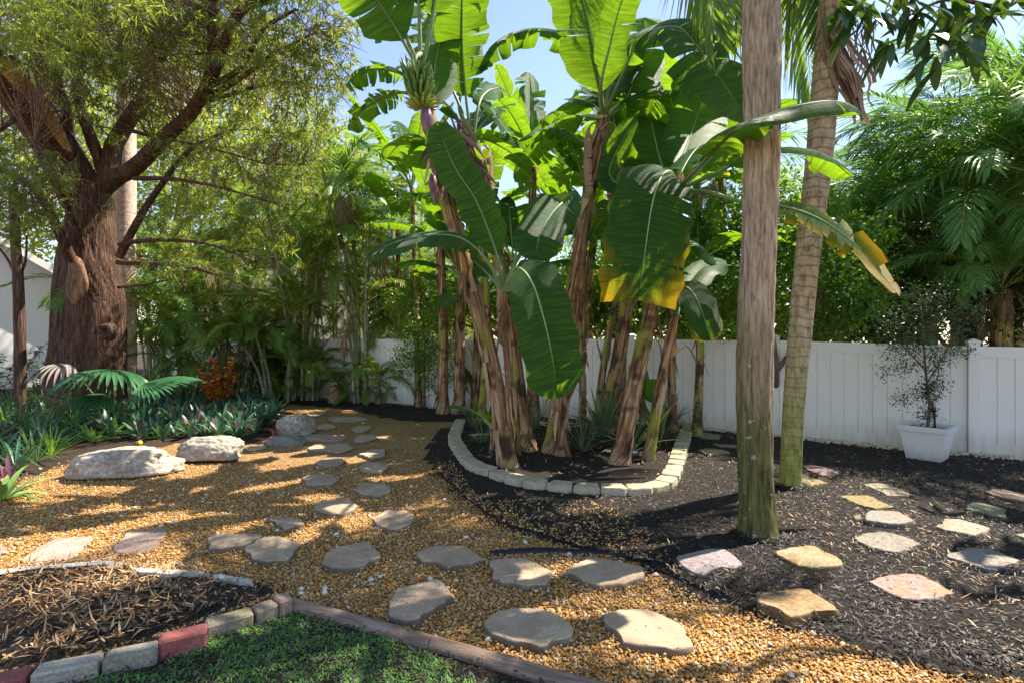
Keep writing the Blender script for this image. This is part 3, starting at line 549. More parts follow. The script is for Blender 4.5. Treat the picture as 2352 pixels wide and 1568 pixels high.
def woodmat(name, a, b, c):
    t = NT(name); uv = t.coord((14, 1.2, 1), uvp=True); n = t.noise(uv, 3, 6, .7, .6); col = t.ramp(n, [(.25, a), (.5, b), (.72, c)]); n2 = t.noise(t.coord(world=True), 3, 3); col = t.mix(t.mapr(n2, .4, .7, 0, .5), col, mul(a, 1.3)); return t.done(t.bsdf(col, .85, .2, t.bump(n, 1., .01)))
M_wood = woodmat('weathered_timber', (.10, .065, .045), (.26, .18, .13), (.42, .32, .25))
mb = MB(); tp = [G(665, 1382, .05), G(780, 1412, .05), G(1000, 1474, .05), G(1180, 1525, .05), G(1360, 1575, .05), G(1600, 1640, .05)]
tpts = spline(tp, 50); tpts[:, 2] = .03
tube(mb, tpts, [.043, .045], 14, bump=lambda an, l, i: 1 + .05 * np.sin(an * 3 + 1) + .05 * np.array([mnoise.noise(Vector((math.cos(a) * 3, math.sin(a) * 3, l * 5))) for a in an]) + .035 * np.sign(np.cos(an * 4 + .6)))
tag(mb.build('timber_edging', M_wood, origin=tuple(tp[0].xy) + (0,)), 'long weathered timber log edging the lawn against the gravel', 'timber')
mwst = stonemat('white_edging', (.66, .62, .55), (.55, .51, .45), None, 9, .5, 60)
for pl, lb in [([(-600, 905), (0, 800), (160, 785), (470, 757), (740, 738), (775, 748), (765, 764), (500, 778), (180, 800), (0, 822), (-600, 935)], 'long white stone edging strip at the left behind the leaf litter'), ([(780, 752), (815, 745), (825, 760), (790, 768)], 'tiny grey stone at the tip of the long white edging strip'), ([(880, 790), (1060, 800), (1200, 806), (1390, 818), (1415, 832), (1100, 832), (930, 822)], 'short white edging strip in the middle of the bed edge'), ([(1420, 830), (1560, 845), (1700, 868), (1690, 886), (1540, 872), (1440, 850)], 'short white edging strip nearest the pinkish brick')]:
    slab([Z('BL', *q) for q in pl], .06, mwst, 'edging_strip', lb, 'edging', 'white stone edging strips', rough=.005)
M_blk = NT('black_plastic'); M_blk = M_blk.done(M_blk.bsdf((.012, .013, .018), .45, .4))
mb = MB(); pp = spline([G(*q) for q in [(1125, 1276), (1240, 1272), (1370, 1274), (1480, 1288), (1530, 1318), (1600, 1355), (1700, 1392)]], 60); V = []
for p in pp: V += [(p[0], p[1], 0), (p[0], p[1] + .012, .042 + .006 * math.sin(p[0] * 9)), (p[0], p[1] + .03, .0)]
mb.add(V, [(i * 3 + k, i * 3 + 3 + k, i * 3 + 4 + k, i * 3 + 1 + k) for i in range(59) for k in (0, 1)]); tag(mb.build('plastic_edging', M_blk, origin=tuple(pp[0])), 'thin black plastic lawn edging between gravel and dark mulch', 'edging')
# ---------------------------------------------------------------- rocks
def rock(name, c, s, rot, label, m, seed, amp=.35, pits=.12):
    import bmesh
    bm = bmesh.new(); bmesh.ops.create_icosphere(bm, subdivisions=5, radius=1); sd_ = Vector((seed, seed * 2.3, 0)); V = []
    for v in bm.verts:
        p = v.co.copy(); n1 = mnoise.fractal(p * 1.1 + sd_, 1., 2., 4); n2 = mnoise.noise(p * 5 + sd_); n3 = mnoise.noise(p * 13 + sd_)
        k = 1 + amp * n1 + .07 * n2 - pits * max(0, n3) - pits * .8 * max(0, mnoise.noise(p * 22 - sd_)); q = p * k; q = Vector((math.copysign(abs(q.x) ** .8, q.x) * s[0], math.copysign(abs(q.y) ** .85, q.y) * s[1], max(-.4, math.copysign(abs(q.z) ** .8, q.z)) * s[2]))
        q = Vector((q.x * math.cos(rot) - q.y * math.sin(rot), q.x * math.sin(rot) + q.y * math.cos(rot), q.z)); V.append((c[0] + q.x, c[1] + q.y, c[2] + q.z))
    f = [tuple(v.index for v in fc.verts) for fc in bm.faces]; bm.free(); mb = MB(); mb.add(V, [np.array(f)]); return tag(mb.build(name, m, origin=(c[0], c[1], 0)), label, 'rock', 'limestone rocks by the path')
M_rock = stonemat('pitted_limestone', (.56, .50, .42), (.34, .29, .22), (.64, .59, .50), 9, 1., 26)
c_ = G(250, 1100); rock('boulder', (c_.x, c_.y + .2, .10), (.57, .28, .20), .2, 'long low white limestone boulder left of its smaller neighbour', M_rock, 3.1, .3)
c_ = G(470, 1062); rock('boulder', (c_.x, c_.y + .15, .12), (.42, .24, .20), -.03, 'shorter blocky white limestone boulder right of the long one', M_rock, 8.4, .22, .15)
c_ = G(672, 1000); rock('boulder', (c_.x, c_.y + .15, .11), (.30, .30, .22), -.3, 'small pitted cream rock with holes at the corner of leafy bed', M_rock, 12.2, .3, .28)
c_ = G(652, 1022); rock('boulder', (c_.x, c_.y + .05, .03), (.29, .18, .10), 0, 'low smooth grey rock beside the red hose', stonemat('grey_rock', (.32, .31, .27), (.22, .21, .18), None, 6, .7, 50), 5.5, .2, .05)
# ---------------------------------------------------------------- fence
f_root = empty('vinyl_fence', (FL[4][0], FL[4][1], 0), 'long white vinyl privacy fence running across the back of the garden', 'fence')
fp = np.array([(a, b, 0.) for a, b in FL]); cumf = np.concatenate([[0], np.cumsum(np.linalg.norm(np.diff(fp, axis=0), axis=1))])
def fpos(s): return np.array([np.interp(s, cumf, fp[:, 0]), np.interp(s, cumf, fp[:, 1])])
def ftop(x): return float(np.interp(x, [3.5, 4.5, 5.7, 7.2], [1.615, 1.585, 1.54, 1.47]))
s0 = None
best = min(np.linspace(0, cumf[-1], 3000), key=lambda s: abs(fpos(s)[0] / fpos(s)[1] - (1780 - CX) / F)); SP = 2.47
posts = [s for s in (best + SP * k for k in range(-12, 6)) if 0 < s < cumf[-1]]
for k, s in enumerate(posts):
    p = fpos(s); tz = ftop(p[0]) + .05; mb = MB(); q = fpos(min(s + .05, cumf[-1])) - fpos(s - .05); ang = math.atan2(q[1], q[0])
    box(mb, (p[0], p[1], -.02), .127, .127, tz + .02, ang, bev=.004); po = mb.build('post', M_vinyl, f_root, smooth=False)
    mb = MB(); cx, cy = p; hw = .072; ca, sa = math.cos(ang), math.sin(ang); rot = lambda X, Y, Z_: (cx + X * ca - Y * sa, cy + X * sa + Y * ca, Z_)
    V = [rot(X, Y, z) for z, w_ in ((tz, hw), (tz + .02, hw), (tz + .055, .012)) for X, Y in ((-w_, -w_), (w_, -w_), (w_, w_), (-w_, w_))]
    mb.add(V, [(i * 4 + j, i * 4 + (j + 1) % 4, i * 4 + 4 + (j + 1) % 4, i * 4 + 4 + j) for i in (0, 1) for j in range(4)] + [(8, 9, 10, 11), (3, 2, 1, 0)])
    cp = mb.build('cap', M_vinyl, po, origin=f_root.location, smooth=False)
    if k + 1 >= len(posts): break
    q = fpos(posts[k + 1]); d = q - p; L_ = np.linalg.norm(d) - .12; u = d / np.linalg.norm(d); a2 = math.atan2(u[1], u[0]); nrm_ = np.array([u[1], -u[0]])
    z0, z1 = ftop(p[0]), ftop(q[0]); st = p + u * .06
    def strip(mb, s_a, s_b, zl0, zh0, zl1, zh1, off, th):
        A = p + u * s_a + nrm_ * off; B = p + u * s_b + nrm_ * off; A2 = A - nrm_ * th; B2 = B - nrm_ * th
        V = [(*A, zl0), (*B, zl1), (*B, zh1), (*A, zh0), (*A2, zl0), (*B2, zl1), (*B2, zh1), (*A2, zh0)]
        mb.add(V, [(0, 1, 2, 3), (5, 4, 7, 6), (3, 2, 6, 7), (1, 0, 4, 5), (0, 3, 7, 4), (2, 1, 5, 6)])
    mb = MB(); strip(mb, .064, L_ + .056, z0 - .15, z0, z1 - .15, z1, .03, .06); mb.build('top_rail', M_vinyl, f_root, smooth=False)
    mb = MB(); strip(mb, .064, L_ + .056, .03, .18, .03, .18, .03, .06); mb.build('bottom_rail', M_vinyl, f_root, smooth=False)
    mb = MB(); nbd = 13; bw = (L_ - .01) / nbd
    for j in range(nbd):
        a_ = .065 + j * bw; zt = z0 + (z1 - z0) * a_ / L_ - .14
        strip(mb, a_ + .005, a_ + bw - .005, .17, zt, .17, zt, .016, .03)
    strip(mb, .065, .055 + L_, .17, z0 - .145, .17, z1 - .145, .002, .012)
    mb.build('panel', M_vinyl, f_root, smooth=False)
# ---------------------------------------------------------------- banana plants
M_ban = bananamat('banana_leaf', (.010, .088, .038), (.052, .20, .030), (.40, .70, .02), .46)
M_rib = NT('banana_midrib'); M_rib = M_rib.done(M_rib.bsdf(M_rib.mix(M_rib.noise(M_rib.coord(world=True), 6), (.20, .32, .09), (.32, .40, .16)), .45, .4))
M_pet = NT('banana_petiole'); M_pet = M_pet.done(M_pet.bsdf(M_pet.mix(M_pet.noise(M_pet.coord(world=True), 4), (.10, .20, .06), (.24, .30, .14)), .5, .4))
def stemmat():
    t = NT('banana_stem'); uv = t.coord((9, .55, 1), uvp=True); n = t.noise(uv, 3, 7, .7, .8); n2 = t.noise(t.coord((1, 1, .35), world=True), 2.6, 4, .6, .6); n3 = t.noise(t.coord((1, 1, 1.2), world=True), 3.2, 3)
    col = t.ramp(n, [(.34, (.02, .010, .006)), (.44, (.15, .07, .03)), (.53, (.36, .19, .09)), (.64, (.62, .46, .30))])
    col = t.mix(t.mapr(n2, .52, .58, 0, .85), col, t.mix(n, (.15, .18, .02), (.42, .42, .07))); col = t.mix(t.mapr(n3, .50, .64, 0, .85), col, (.035, .018, .012))
    return t.done(t.bsdf(col, .7, .3, t.bump(n, 1., .025)))
M_stem = stemmat(); M_dry = leafmat('dry_banana_sheath', (.16, .09, .045), (.56, .41, .26), (.40, .22, .10), .2, .8, .2)
def wprof(s): return min(1., (s / .16) ** .62) * (1. if s < .72 else max(.0, 1 - ((s - .72) / .28) ** 2.3) ** .55)
def banana_leaf(parent, path, W, up, t0=.25, droop=40, v=22, tear=.5, seed=0, yel=0., c=None, tipcut=1., hang=0., n=44, rr=.016, asym=1., mat=None):
    """blade on a midrib; W half width, droop = how far each half folds down at its edge (deg)"""
    r = random.Random(seed); p = spline(path, n); T = unit(np.gradient(p, axis=0)); up = np.array(tuple(up), float)
    Lc = np.concatenate([[0], np.cumsum(np.linalg.norm(np.diff(p, axis=0), axis=1))]); Ltot = Lc[-1]; B = Ltot * (1 - t0)
    def at(s):
        q = min(max((t0 + s * (1 - t0)) * Ltot, 0), Ltot); P_ = np.array([np.interp(q, Lc, p[:, k]) for k in range(3)]); T_ = unit(np.array([np.interp(q, Lc, T[:, k]) for k in range(3)]))
        return P_, T_
    c = r.random() if c is None else c; mb = MB(); M_ = 7
    for sg in (-1, 1):
        cuts = [0.]
        while cuts[-1] < 1:
            stp = r.uniform(.03, .11) if r.random() < tear else r.uniform(.2, .45)
            cuts.append(min(1., cuts[-1] + stp))
        if 1 - cuts[-2] < .04 and len(cuts) > 2: cuts.pop(-2)
        for a, b in zip(cuts[:-1], cuts[1:]):
            ns = max(2, int((b - a) * B / .045) + 2); gap = 0 if len(cuts) < 4 else r.uniform(.02, .16) * min(1, tear * 2); dr = droop + r.gauss(0, 10 + 16 * tear) * min(1, tear * 2) + (20 * r.random() if (b - a) < .08 else 0); sw = r.gauss(0, .09) * tear
            tw = r.gauss(0, .35) * tear; len_k = r.uniform(.86, 1.03) if tear > .3 else 1.; V = []; UV = []; Y = []
            for i in range(ns):
                s = a + (b - a) * i / (ns - 1); w = W * wprof(min(1, s * tipcut)) * len_k * (asym if sg > 0 else 1 / asym if asym > 1 else 1)
                P_, T_ = at(s); nr = up - T_ * np.dot(up, T_); nr = unit(nr); sd_ = np.cross(T_, nr) * sg; q = P_.copy(); mid = (a + b) / 2
                wob = 1 + .05 * math.sin(s * B * 17 + seed)
                for j in range(M_):
                    u = j / (M_ - 1); shift = (mid - s) * B * gap * u ** 1.4 + sw * W * u * u
                    V.append(q + T_ * shift); UV.append((sg * u * W * 2, s * B)); Y.append(max(0, yel * (u ** 6 * .35 + max(0, s - .55) * 1.6 * (.35 + .65 * u)) + max(0, yel - 1) * .8))
                    an = math.radians(v - (v + dr) * min(1, u * 1.15) + math.degrees(tw) * (i / (ns - 1) - .5) * u)
                    dd = sd_ * math.cos(an) + nr * math.sin(an) + T_ * .16; dd = unit(dd)
                    if hang: dd = unit(dd + np.array([0, 0, -1.]) * hang * u)
                    q = q + dd * (w * wob / (M_ - 1))
            f = [(i * M_ + j, i * M_ + j + 1, (i + 1) * M_ + j + 1, (i + 1) * M_ + j) for i in range(ns - 1) for j in range(M_ - 1)]
            if sg < 0: f = [tuple(reversed(q)) for q in f]
            mb.add(V, [np.array(f)], 0, UV, c, Y)
    k0 = int(t0 * n); off = np.array([unit(up - t_ * np.dot(up, t_)) for t_ in T]) * -.004
    lf = mb.build('leaf' if mat is None else 'dead_leaf', mat or M_ban, parent)
    mb = MB(); rad = np.interp(np.linspace(0, 1, n), [0, t0, 1], [rr * 1.9, rr * 1.15, rr * .2]); tube(mb, p + off, rad, 7, 0)
    m = mb.build('midrib', mat or (M_rib if t0 < .2 else M_pet), lf, origin=parent.location); return lf
def dead_drape(root, A, n, L, seed):
    r = random.Random(seed)
    for k in range(n):
        a = r.random() * 6.28; h = Vector((math.cos(a), math.sin(a), 0)); pts = [A, A + h * .12 + Vector((0, 0, .08)), A + h * .24 - Vector((0, 0, .10)), A + h * .26 - Vector((0, 0, L * .5)), A + h * .22 - Vector((0, 0, L))]
        banana_leaf(root, pts, .11, h, .2, 70, -10, .9, seed * 7 + k, c=r.random(), n=20, rr=.010, mat=M_dry)
def shag(mb, pts, rads, n, seed, L=(.2, .6), W=.035):
    """torn dry sheath strips clinging to a stem"""
    r = random.Random(seed); p = np.array(pts); T = unit(np.gradient(p, axis=0))
    for _ in range(n):
        i = r.randrange(1, len(p) - 1); a = r.random() * 6.283; N = unit(np.cross(T[i], [0, 1, .01])); B_ = np.cross(T[i], N); o = N * math.cos(a) + B_ * math.sin(a); tdir = -N * math.sin(a) + B_ * math.cos(a)
        L_ = r.uniform(*L); up_ = r.random() < .35; q = p[i] + o * rads[i] * 1.02; out = r.uniform(.03, .45); d = unit((T[i] if up_ else -T[i]) + o * out * .6); vs = []; w = W * r.uniform(.4, 1.2); n_ = 6
        for k in range(n_ + 1):
            ww = w * (1 - (k / n_) ** 2 * .85); vs += [q - tdir * ww, q + tdir * ww]; d = unit(d + o * out * .12 * (1 if not up_ else .6) + np.array([0, 0, -1.]) * .10 + tdir * r.gauss(0, .12)); q = q + d * L_ / n_; tdir = unit(tdir + o * r.gauss(0, .3))
        mb.add(vs, [np.array([(k * 2, k * 2 + 1, k * 2 + 3, k * 2 + 2) for k in range(n_)])], 1, None, r.random())
def pseudostem(root, path, r0, r1, seed, n=40, sh=14, flare=1.35):
    p = spline(path, n); rad = np.linspace(r0, r1, n); rad[:4] *= np.linspace(flare, 1, 4); mb = MB()
    def bmp(an, l, i):
        return 1 + .07 * np.array([mnoise.noise(Vector((math.cos(a) * 2.2 + seed, math.sin(a) * 2.2, l * 1.1))) + .6 * mnoise.noise(Vector((math.cos(a) * 6, math.sin(a) * 6 + seed, l * .8))) for a in an])
    tube(mb, p, rad, 22, bump=bmp)
    if sh: shag(mb, p, rad, sh, seed, W=r0 * .36)
    st = mb.build('pseudostem', [M_stem, M_dry], root)
    return p
def bplant(base, label, d0=None):
    return empty('banana_plant', (base[0], base[1], 0), label, 'banana plant', 'banana plants')
cam_up = lambda *v: v
def PL(pts): return [P(*q) for q in pts]
# plant 1: tall left one with the bunch
b1 = G(1172, 1082); r1 = bplant(b1, 'tallest left banana plant, leaning, carrying a green fruit bunch and purple bud')
d1 = b1.y
pseudostem(r1, [b1 - Vector((0, 0, .05)), P(1132, 850, d1), P(1072, 620, d1 - .1), P(1022, 450, d1 - .2), P(1000, 350, d1 - .25), P(980, 240, d1 - .25), P(966, 165, d1 - .25)], .11, .075, 1, 60, 44)
A = P(966, 165, d1 - .25)
banana_leaf(r1, [A, P(905, 60, 5.7), P(850, -20, 5.4), P(790, -90, 5.1), P(720, -130, 4.9)], .34, (.3, -.8, -.5), .22, 25, 15, .25, 11, c=.6)
banana_leaf(r1, [A, P(925, 60, 5.8), P(895, -60, 5.8), P(850, -200, 5.7)], .30, (.5, -.8, .2), .4, 30, 15, .3, 12, c=.3)
banana_leaf(r1, [A, P(962, 20, 5.9), P(950, -160, 5.9), P(940, -340, 5.8)], .36, (.1, -1, .2), .30, 30, 15, .3, 13, c=.2)
banana_leaf(r1, [A, P(990, 60, 5.9), P(1010, -60, 5.9), P(1040, -220, 5.8)], .36, (-.3, -1, .2), .34, 30, 15, .3, 14, c=.4)
banana_leaf(r1, [A + Vector((0, 0, -.2)), P(920, 168, 5.9), P(860, 158, 5.9), P(822, 168, 5.9), P(795, 200, 5.9)], .26, (0, -.15, 1), .2, 75, 12, .9, 15, c=.8)
banana_leaf(r1, [A + Vector((0, 0, -.3)), P(920, 212, 6.), P(870, 230, 6.1), P(825, 262, 6.1), P(800, 300, 6.1)], .22, (0, .1, 1), .2, 70, 12, .9, 16, c=.8)
banana_leaf(r1, [A, P(930, 100, 6.), P(900, 60, 6.3), P(935, 20, 6.6), P(1000, 10, 6.8)], .32, (0, -1, .3), .35, 40, 10, .6, 17, c=.9)
banana_leaf(r1, [P(1000, 300, 6.), P(990, 240, 6.3), P(1000, 150, 6.6), P(1020, 60, 6.9), P(1050, 30, 7.1)], .34, (-.2, -1, .1), .2, 25, 10, .6, 18, c=.9)
# bunch and bud
M_fru = NT('green_banana'); M_fru = M_fru.done(M_fru.bsdf(M_fru.mix(M_fru.attr('rnd').outputs['Fac'], (.07, .16, .03), (.36, .44, .08)), .45, .4))
M_fl = NT('dry_flower'); M_fl = M_fl.done(M_fl.bsdf((.03, .02, .015), .8))
M_bud = NT('banana_bud'); M_bud = M_bud.done(M_bud.bsdf(M_bud.ramp(M_bud.noise(M_bud.coord((14, 14, .6)), 2, 3), [(.3, (.09, .03, .055)), (.6, (.22, .10, .15)), (.8, (.33, .2, .26))]), .45, .4))
bd = d1 - .45
mb = MB(); stalk = spline([P(972, 120, d1 - .25), P(955, 135, bd), P(955, 170, bd), P(968, 235, bd), P(980, 262, bd)], 30); tube(mb, stalk, [.035, .018], 8); bn = mb.build('fruit_bunch', M_pet, r1)
for k in range(8):
    c_ = P(956 + k * 2, 172 + k * 10.5, bd); mb = MB(); mf = MB(); n_ = 15 - k // 2; rad_ = .10 - .004 * k
    for i in range(n_):
        a = i / n_ * 6.283 + k * .4; o = np.array([math.cos(a), math.sin(a), 0]); q = np.array(c_); low = k >= 6
        L_ = .17 if not low else .13; up_ = .9 if not low else .25
        pts = [q + o * .02, q + o * .085 + np.array([0, 0, .0]), q + o * (.14) + np.array([0, 0, L_ * .35 * up_]), q + o * (.175 if not low else .19) + np.array([0, 0, L_ * .8 * up_])]
        tube(mb, spline(pts, 8), [.008, .017, .019, .017, .006], 6, c=min(1, max(0, (.15 if not low else .8) + R.gauss(0, .12)))); e = pts[-1]
        mf.add([e + np.array([.005, 0, 0]), e - np.array([.005, 0, 0]), e + o * .02 + np.array([0, 0, .03])], [(0, 1, 2)])
    hd = mb.build('banana_hand', M_fru, bn, origin=r1.location)
    mf_ = mf.build('flower_tips', M_fl, bn, origin=r1.location)
mb = MB(); bp = spline([P(977, 248, bd), P(979, 262, bd), P(981, 285, bd), P(984, 318, bd)], 20); tube(mb, bp, [.025, .056, .070, .072, .066, .056, .043, .028, .007], 16, bump=lambda an, l, i: 1 + .02 * np.cos(an * 9)); mb.build('flower_bud', M_bud, r1)
mb = MB(); tube(mb, spline([P(992, 400, d1 - .5), P(994, 415, d1 - .5), P(998, 470, d1 - .5)], 12), [.02, .05, .05, .03, .006], 10); mb.build('flower_bud', M_bud, r1)
mb = MB()
for i in range(46):
    q = P(R.uniform(1000, 1085), R.uniform(270, 400), d1 - R.uniform(0, .4)); blade(mb, q, (R.gauss(0, .4), R.gauss(0, .3), -.6), R.uniform(.25, .6), .045, (0, -1, .1), .6, 6, .5)
mb.build('dead_leaf', leafmat('dead_banana_leaf', (.07, .045, .045), (.22, .15, .13), (.15, .08, .05), .15, .9), r1)
# plant 2 behind it
b2 = G(1212, 1040); r2 = bplant(b2, 'tall banana plant just behind the fruiting one, upright leaves against the sky'); d2 = b2.y
pseudostem(r2, [b2, P(1190, 900, d2), P(1150, 620, d2 - .1), P(1118, 450, d2 - .2), P(1100, 370, d2 - .3), P(1085, 325, d2 - .3)], .125, .08, 2, 40, 22)
A = P(1085, 325, d2 - .3)
banana_leaf(r2, [A, P(1072, 240, 6.9), P(1062, 120, 6.8), P(1062, 0, 6.6), P(1068, -110, 6.4)], .36, (.1, -1, .1), .28, 15, 10, .75, 21, c=.75)
banana_leaf(r2, [A, P(1055, 250, 7), P(1070, 205, 7.1), P(1115, 235, 7.2), P(1160, 295, 7.3), P(1195, 340, 7.3)], .30, (.2, -.5, .9), .35, 45, 15, .7, 22, c=.95)
banana_leaf(r2, [A, P(1050, 230, 7), P(1010, 150, 7.3), P(985, 100, 7.6), P(1000, 40, 7.8)], .32, (.2, -1, 0), .3, 20, 10, .6, 23, c=.8)
banana_leaf(r2, [A, P(1100, 240, 7), P(1120, 210, 7.4), P(1150, 200, 7.8)], .2, (.2, -1, .2), .4, 20, 10, .6, 24, c=.8)
# plant 3 right-centre
b3 = G(1268, 1046); r3 = bplant(b3, 'tall central banana plant with a wide upright leaf cut by the top edge'); d3 = b3.y
pseudostem(r3, [b3, P(1292, 850, d3), P(1322, 640, d3 - .2), P(1352, 450, d3 - .3), P(1375, 330, d3 - .4), P(1387, 262, d3 - .4)], .125, .08, 3, 50, 44)
A = P(1387, 270, d3 - .4)
banana_leaf(r3, [A, P(1378, 190, 6.4), P(1362, 100, 6.3), P(1342, 10, 6.2), P(1300, -120, 6.)], .42, (.05, -1, 0), .16, 12, 8, .15, 31, c=.45)
banana_leaf(r3, [A, P(1430, 170, 6.), P(1475, 85, 5.6), P(1552, 62, 5.3), P(1600, 105, 5.1), P(1640, 160, 5.0), P(1689, 232, 4.9), P(1722, 285, 4.9)], .44, (.1, -.85, .5), .28, 25, 12, .6, 32, c=.3)
banana_leaf(r3, [A, P(1368, 190, 6.5), P(1335, 110, 6.6), P(1270, 75, 6.7), P(1190, 78, 6.8), P(1130, 110, 6.8), P(1098, 160, 6.8)], .30, (0, -.1, 1), .22, 78, 10, .95, 33, c=.12)
banana_leaf(r3, [A, P(1400, 200, 6.7), P(1440, 110, 6.9), P(1500, 60, 7), P(1580, 80, 7.1)], .32, (0, -.4, 1), .3, 60, 10, .8, 34, c=.3)
banana_leaf(r3, [A, P(1420, 250, 6.8), P(1450, 200, 7), P(1475, 130, 7.2), P(1480, 40, 7.4)], .34, (-.2, -1, 0), .3, 20, 10, .4, 35, c=.85)
banana_leaf(r3, [A, P(1380, 200, 6.2), P(1400, 110, 6.), P(1420, 30, 5.9), P(1450, -60, 5.7)], .22, (-.4, -.9, 0), .35, 20, 8, .4, 36, c=.3)
banana_leaf(r3, [A, P(1350, 330, 6.6), P(1300, 300, 6.7), P(1240, 300, 6.8), P(1180, 330, 6.8)], .24, (0, -.2, 1), .3, 70, 10, .9, 37, c=.7)
# plant 4: slim young one in front with the great hanging leaf
b4 = G(1186, 1050); r4 = bplant(b4, 'slim young banana plant in front whose broad leaf hangs low, half sunlit'); d4 = 5.9
pseudostem(r4, [b4, P(1176, 960, 6.1), P(1168, 850, 6.), P(1160, 740, 5.9), P(1157, 660, 5.9)], .07, .042, 4, 30, 8, 1.2)
A = P(1157, 668, 5.9)
banana_leaf(r4, [A, P(1170, 640, 5.8), P(1185, 615, 5.65), P(1206, 626, 5.5), P(1227, 660, 5.4), P(1243, 709, 5.35), P(1260, 777, 5.3), P(1273, 846, 5.35), P(1283, 914, 5.45)], .32, (.1, -.95, .25), .17, 12, 14, .03, 41, c=.35, yel=.12, rr=.014)
banana_leaf(r4, [A, P(1145, 600, 5.8), P(1122, 530, 5.7), P(1090, 455, 5.6), P(1045, 385, 5.5), P(1000, 280, 5.5)], .22, (.2, -1, -.1), .2, 15, 20, .22, 42, c=.5)
banana_leaf(r4, [A, P(1120, 600, 5.7), P(1060, 548, 5.6), P(980, 540, 5.6), P(900, 560, 5.6), P(842, 588, 5.6)], .2, (0, -.6, .8), .28, 50, 10, .2, 43, c=.05)
banana_leaf(r4, [A, P(1200, 590, 6.), P(1235, 545, 6.), P(1250, 520, 6.0)][:1] + [P(1185, 600, 6.), P(1215, 560, 6.), P(1290, 470, 6.1), P(1268, 490, 5.9), P(1240, 540, 5.7), P(1228, 600, 5.7)], .28, (0, -1, .3), .52, 12, 12, .05, 44, c=.12)
banana_leaf(r4, [A, P(1110, 620, 6.1), P(1070, 590, 6.2), P(1040, 600, 6.3)], .14, (0, -.6, .8), .3, 40, 10, .2, 45, c=.9)
# plant 5: right plant with yellow tipped leaf facing us
b5 = G(1422, 1074); r5 = bplant(b5, 'leaning right banana plant with a wide drooping leaf yellowing at its tip'); d5 = b5.y
pseudostem(r5, [b5, P(1448, 930, d5), P(1478, 790, d5 - .05), P(1510, 650, d5 - .1), P(1535, 540, d5 - .1), P(1548, 440, d5 - .1)], .115, .075, 5, 40, 22)
A = P(1548, 440, d5 - .1)
banana_leaf(r5, [A, P(1545, 400, 6.1), P(1530, 395, 5.9), P(1512, 420, 5.7), P(1496, 480, 5.6), P(1484, 560, 5.55), P(1466, 690, 5.6)], .46, (-.1, -.95, .3), .16, 14, 10, .2, 51, yel=1.05, c=.1, tipcut=.86)
banana_leaf(r5, [A, P(1590, 400, 5.3), P(1640, 345, 4.6), P(1690, 300, 4.0), P(1750, 268, 3.75), P(1830, 243, 3.7), P(1920, 232, 3.75), P(1975, 262, 3.85)], .21, (0, -.45, .9), .45, 52, 5, .15, 52, c=.25)
banana_leaf(r5, [A, P(1620, 440, 5.8), P(1700, 462, 5.3), P(1790, 472, 4.9), P(1880, 502, 4.8), P(1960, 558, 4.8), P(2010, 612, 4.8), P(2066, 680, 4.8)], .20, (.35, -.95, .3), .4, 12, 6, .8, 53, yel=1.42, c=.9)
banana_leaf(r5, [A, P(1640, 400, 5.6), P(1740, 350, 5.), P(1830, 340, 4.7), P(1900, 362, 4.6), P(1960, 408, 4.6)], .22, (0, -.2, 1), .42, 65, 5, .8, 54, c=.7)
banana_leaf(r5, [A, P(1565, 370, 6.6), P(1590, 300, 6.9), P(1610, 230, 7.1), P(1600, 150, 7.2)], .42, (-.2, -1, 0), .2, 15, 8, .25, 55, c=.95)
banana_leaf(r5, [A, P(1520, 380, 6.6), P(1500, 300, 6.9), P(1485, 220, 7.1), P(1470, 150, 7.2)], .34, (.2, -1, 0), .2, 15, 8, .3, 56, c=.85)
banana_leaf(r5, [A, P(1600, 400, 6.4), P(1660, 340, 6.4), P(1720, 320, 6.4), P(1790, 350, 6.4)], .3, (0, -.3, 1), .3, 50, 8, .5, 57, c=.9)
banana_leaf(r5, [A, P(1460, 420, 6.2), P(1410, 380, 6.2), P(1440, 300, 6.3)][:1] + [P(1440, 430, 6.4), P(1400, 400, 6.4), P(1420, 340, 6.3), P(1460, 270, 6.2)], .16, (-.5, -.8, .2), .3, 10, 40, .05, 58, c=.05)
# plant 6, behind it
b6 = G(1385, 1002); r6 = bplant(b6, 'banana plant standing between the central and the leaning right ones'); d6 = b6.y
pseudostem(r6, [b6, P(1412, 880, d6), P(1440, 700, d6 - .1), P(1462, 560, d6 - .2), P(1470, 480, d6 - .2)], .14, .08, 6, 36, 20)
def auto_leaves(root, A, n, L, W, seed, yel=0., el=(25, 75), tear=.6, az0=None, span=6.283):
    r = random.Random(seed)
    for i in range(n):
        a = (az0 if az0 is not None else 0) + (i / n) * span + r.gauss(0, .25); e = math.radians(r.uniform(*el)); L_ = L * r.uniform(.75, 1.15)
        h = Vector((math.cos(a), math.sin(a), 0)); d0 = h * math.cos(e) + Vector((0, 0, math.sin(e))); pts = [A]; p = A.copy(); d = d0.copy()
        for k in range(6):
            p = p + d * L_ / 6; pts.append(p.copy()); d = (d + Vector((0, 0, -1)) * r.uniform(.16, .36) * (1.3 - math.sin(e))).normalized()
        up = (Vector((0, 0, 1)) - h * .4 * math.sin(e)).normalized() if math.sin(e) < .9 else -h
        up = d0.cross(Vector((0, 0, 1)).cross(d0)).normalized()
        banana_leaf(root, pts, W * r.uniform(.85, 1.15), up, .18, r.uniform(15, 60), 15, r.uniform(.3, 1) * tear, seed * 31 + i, yel=yel if r.random() < .3 else 0, n=26)
auto_leaves(r6, P(1470, 480, d6 - .2), 7, 1.9, .30, 61, .8, az0=.4)
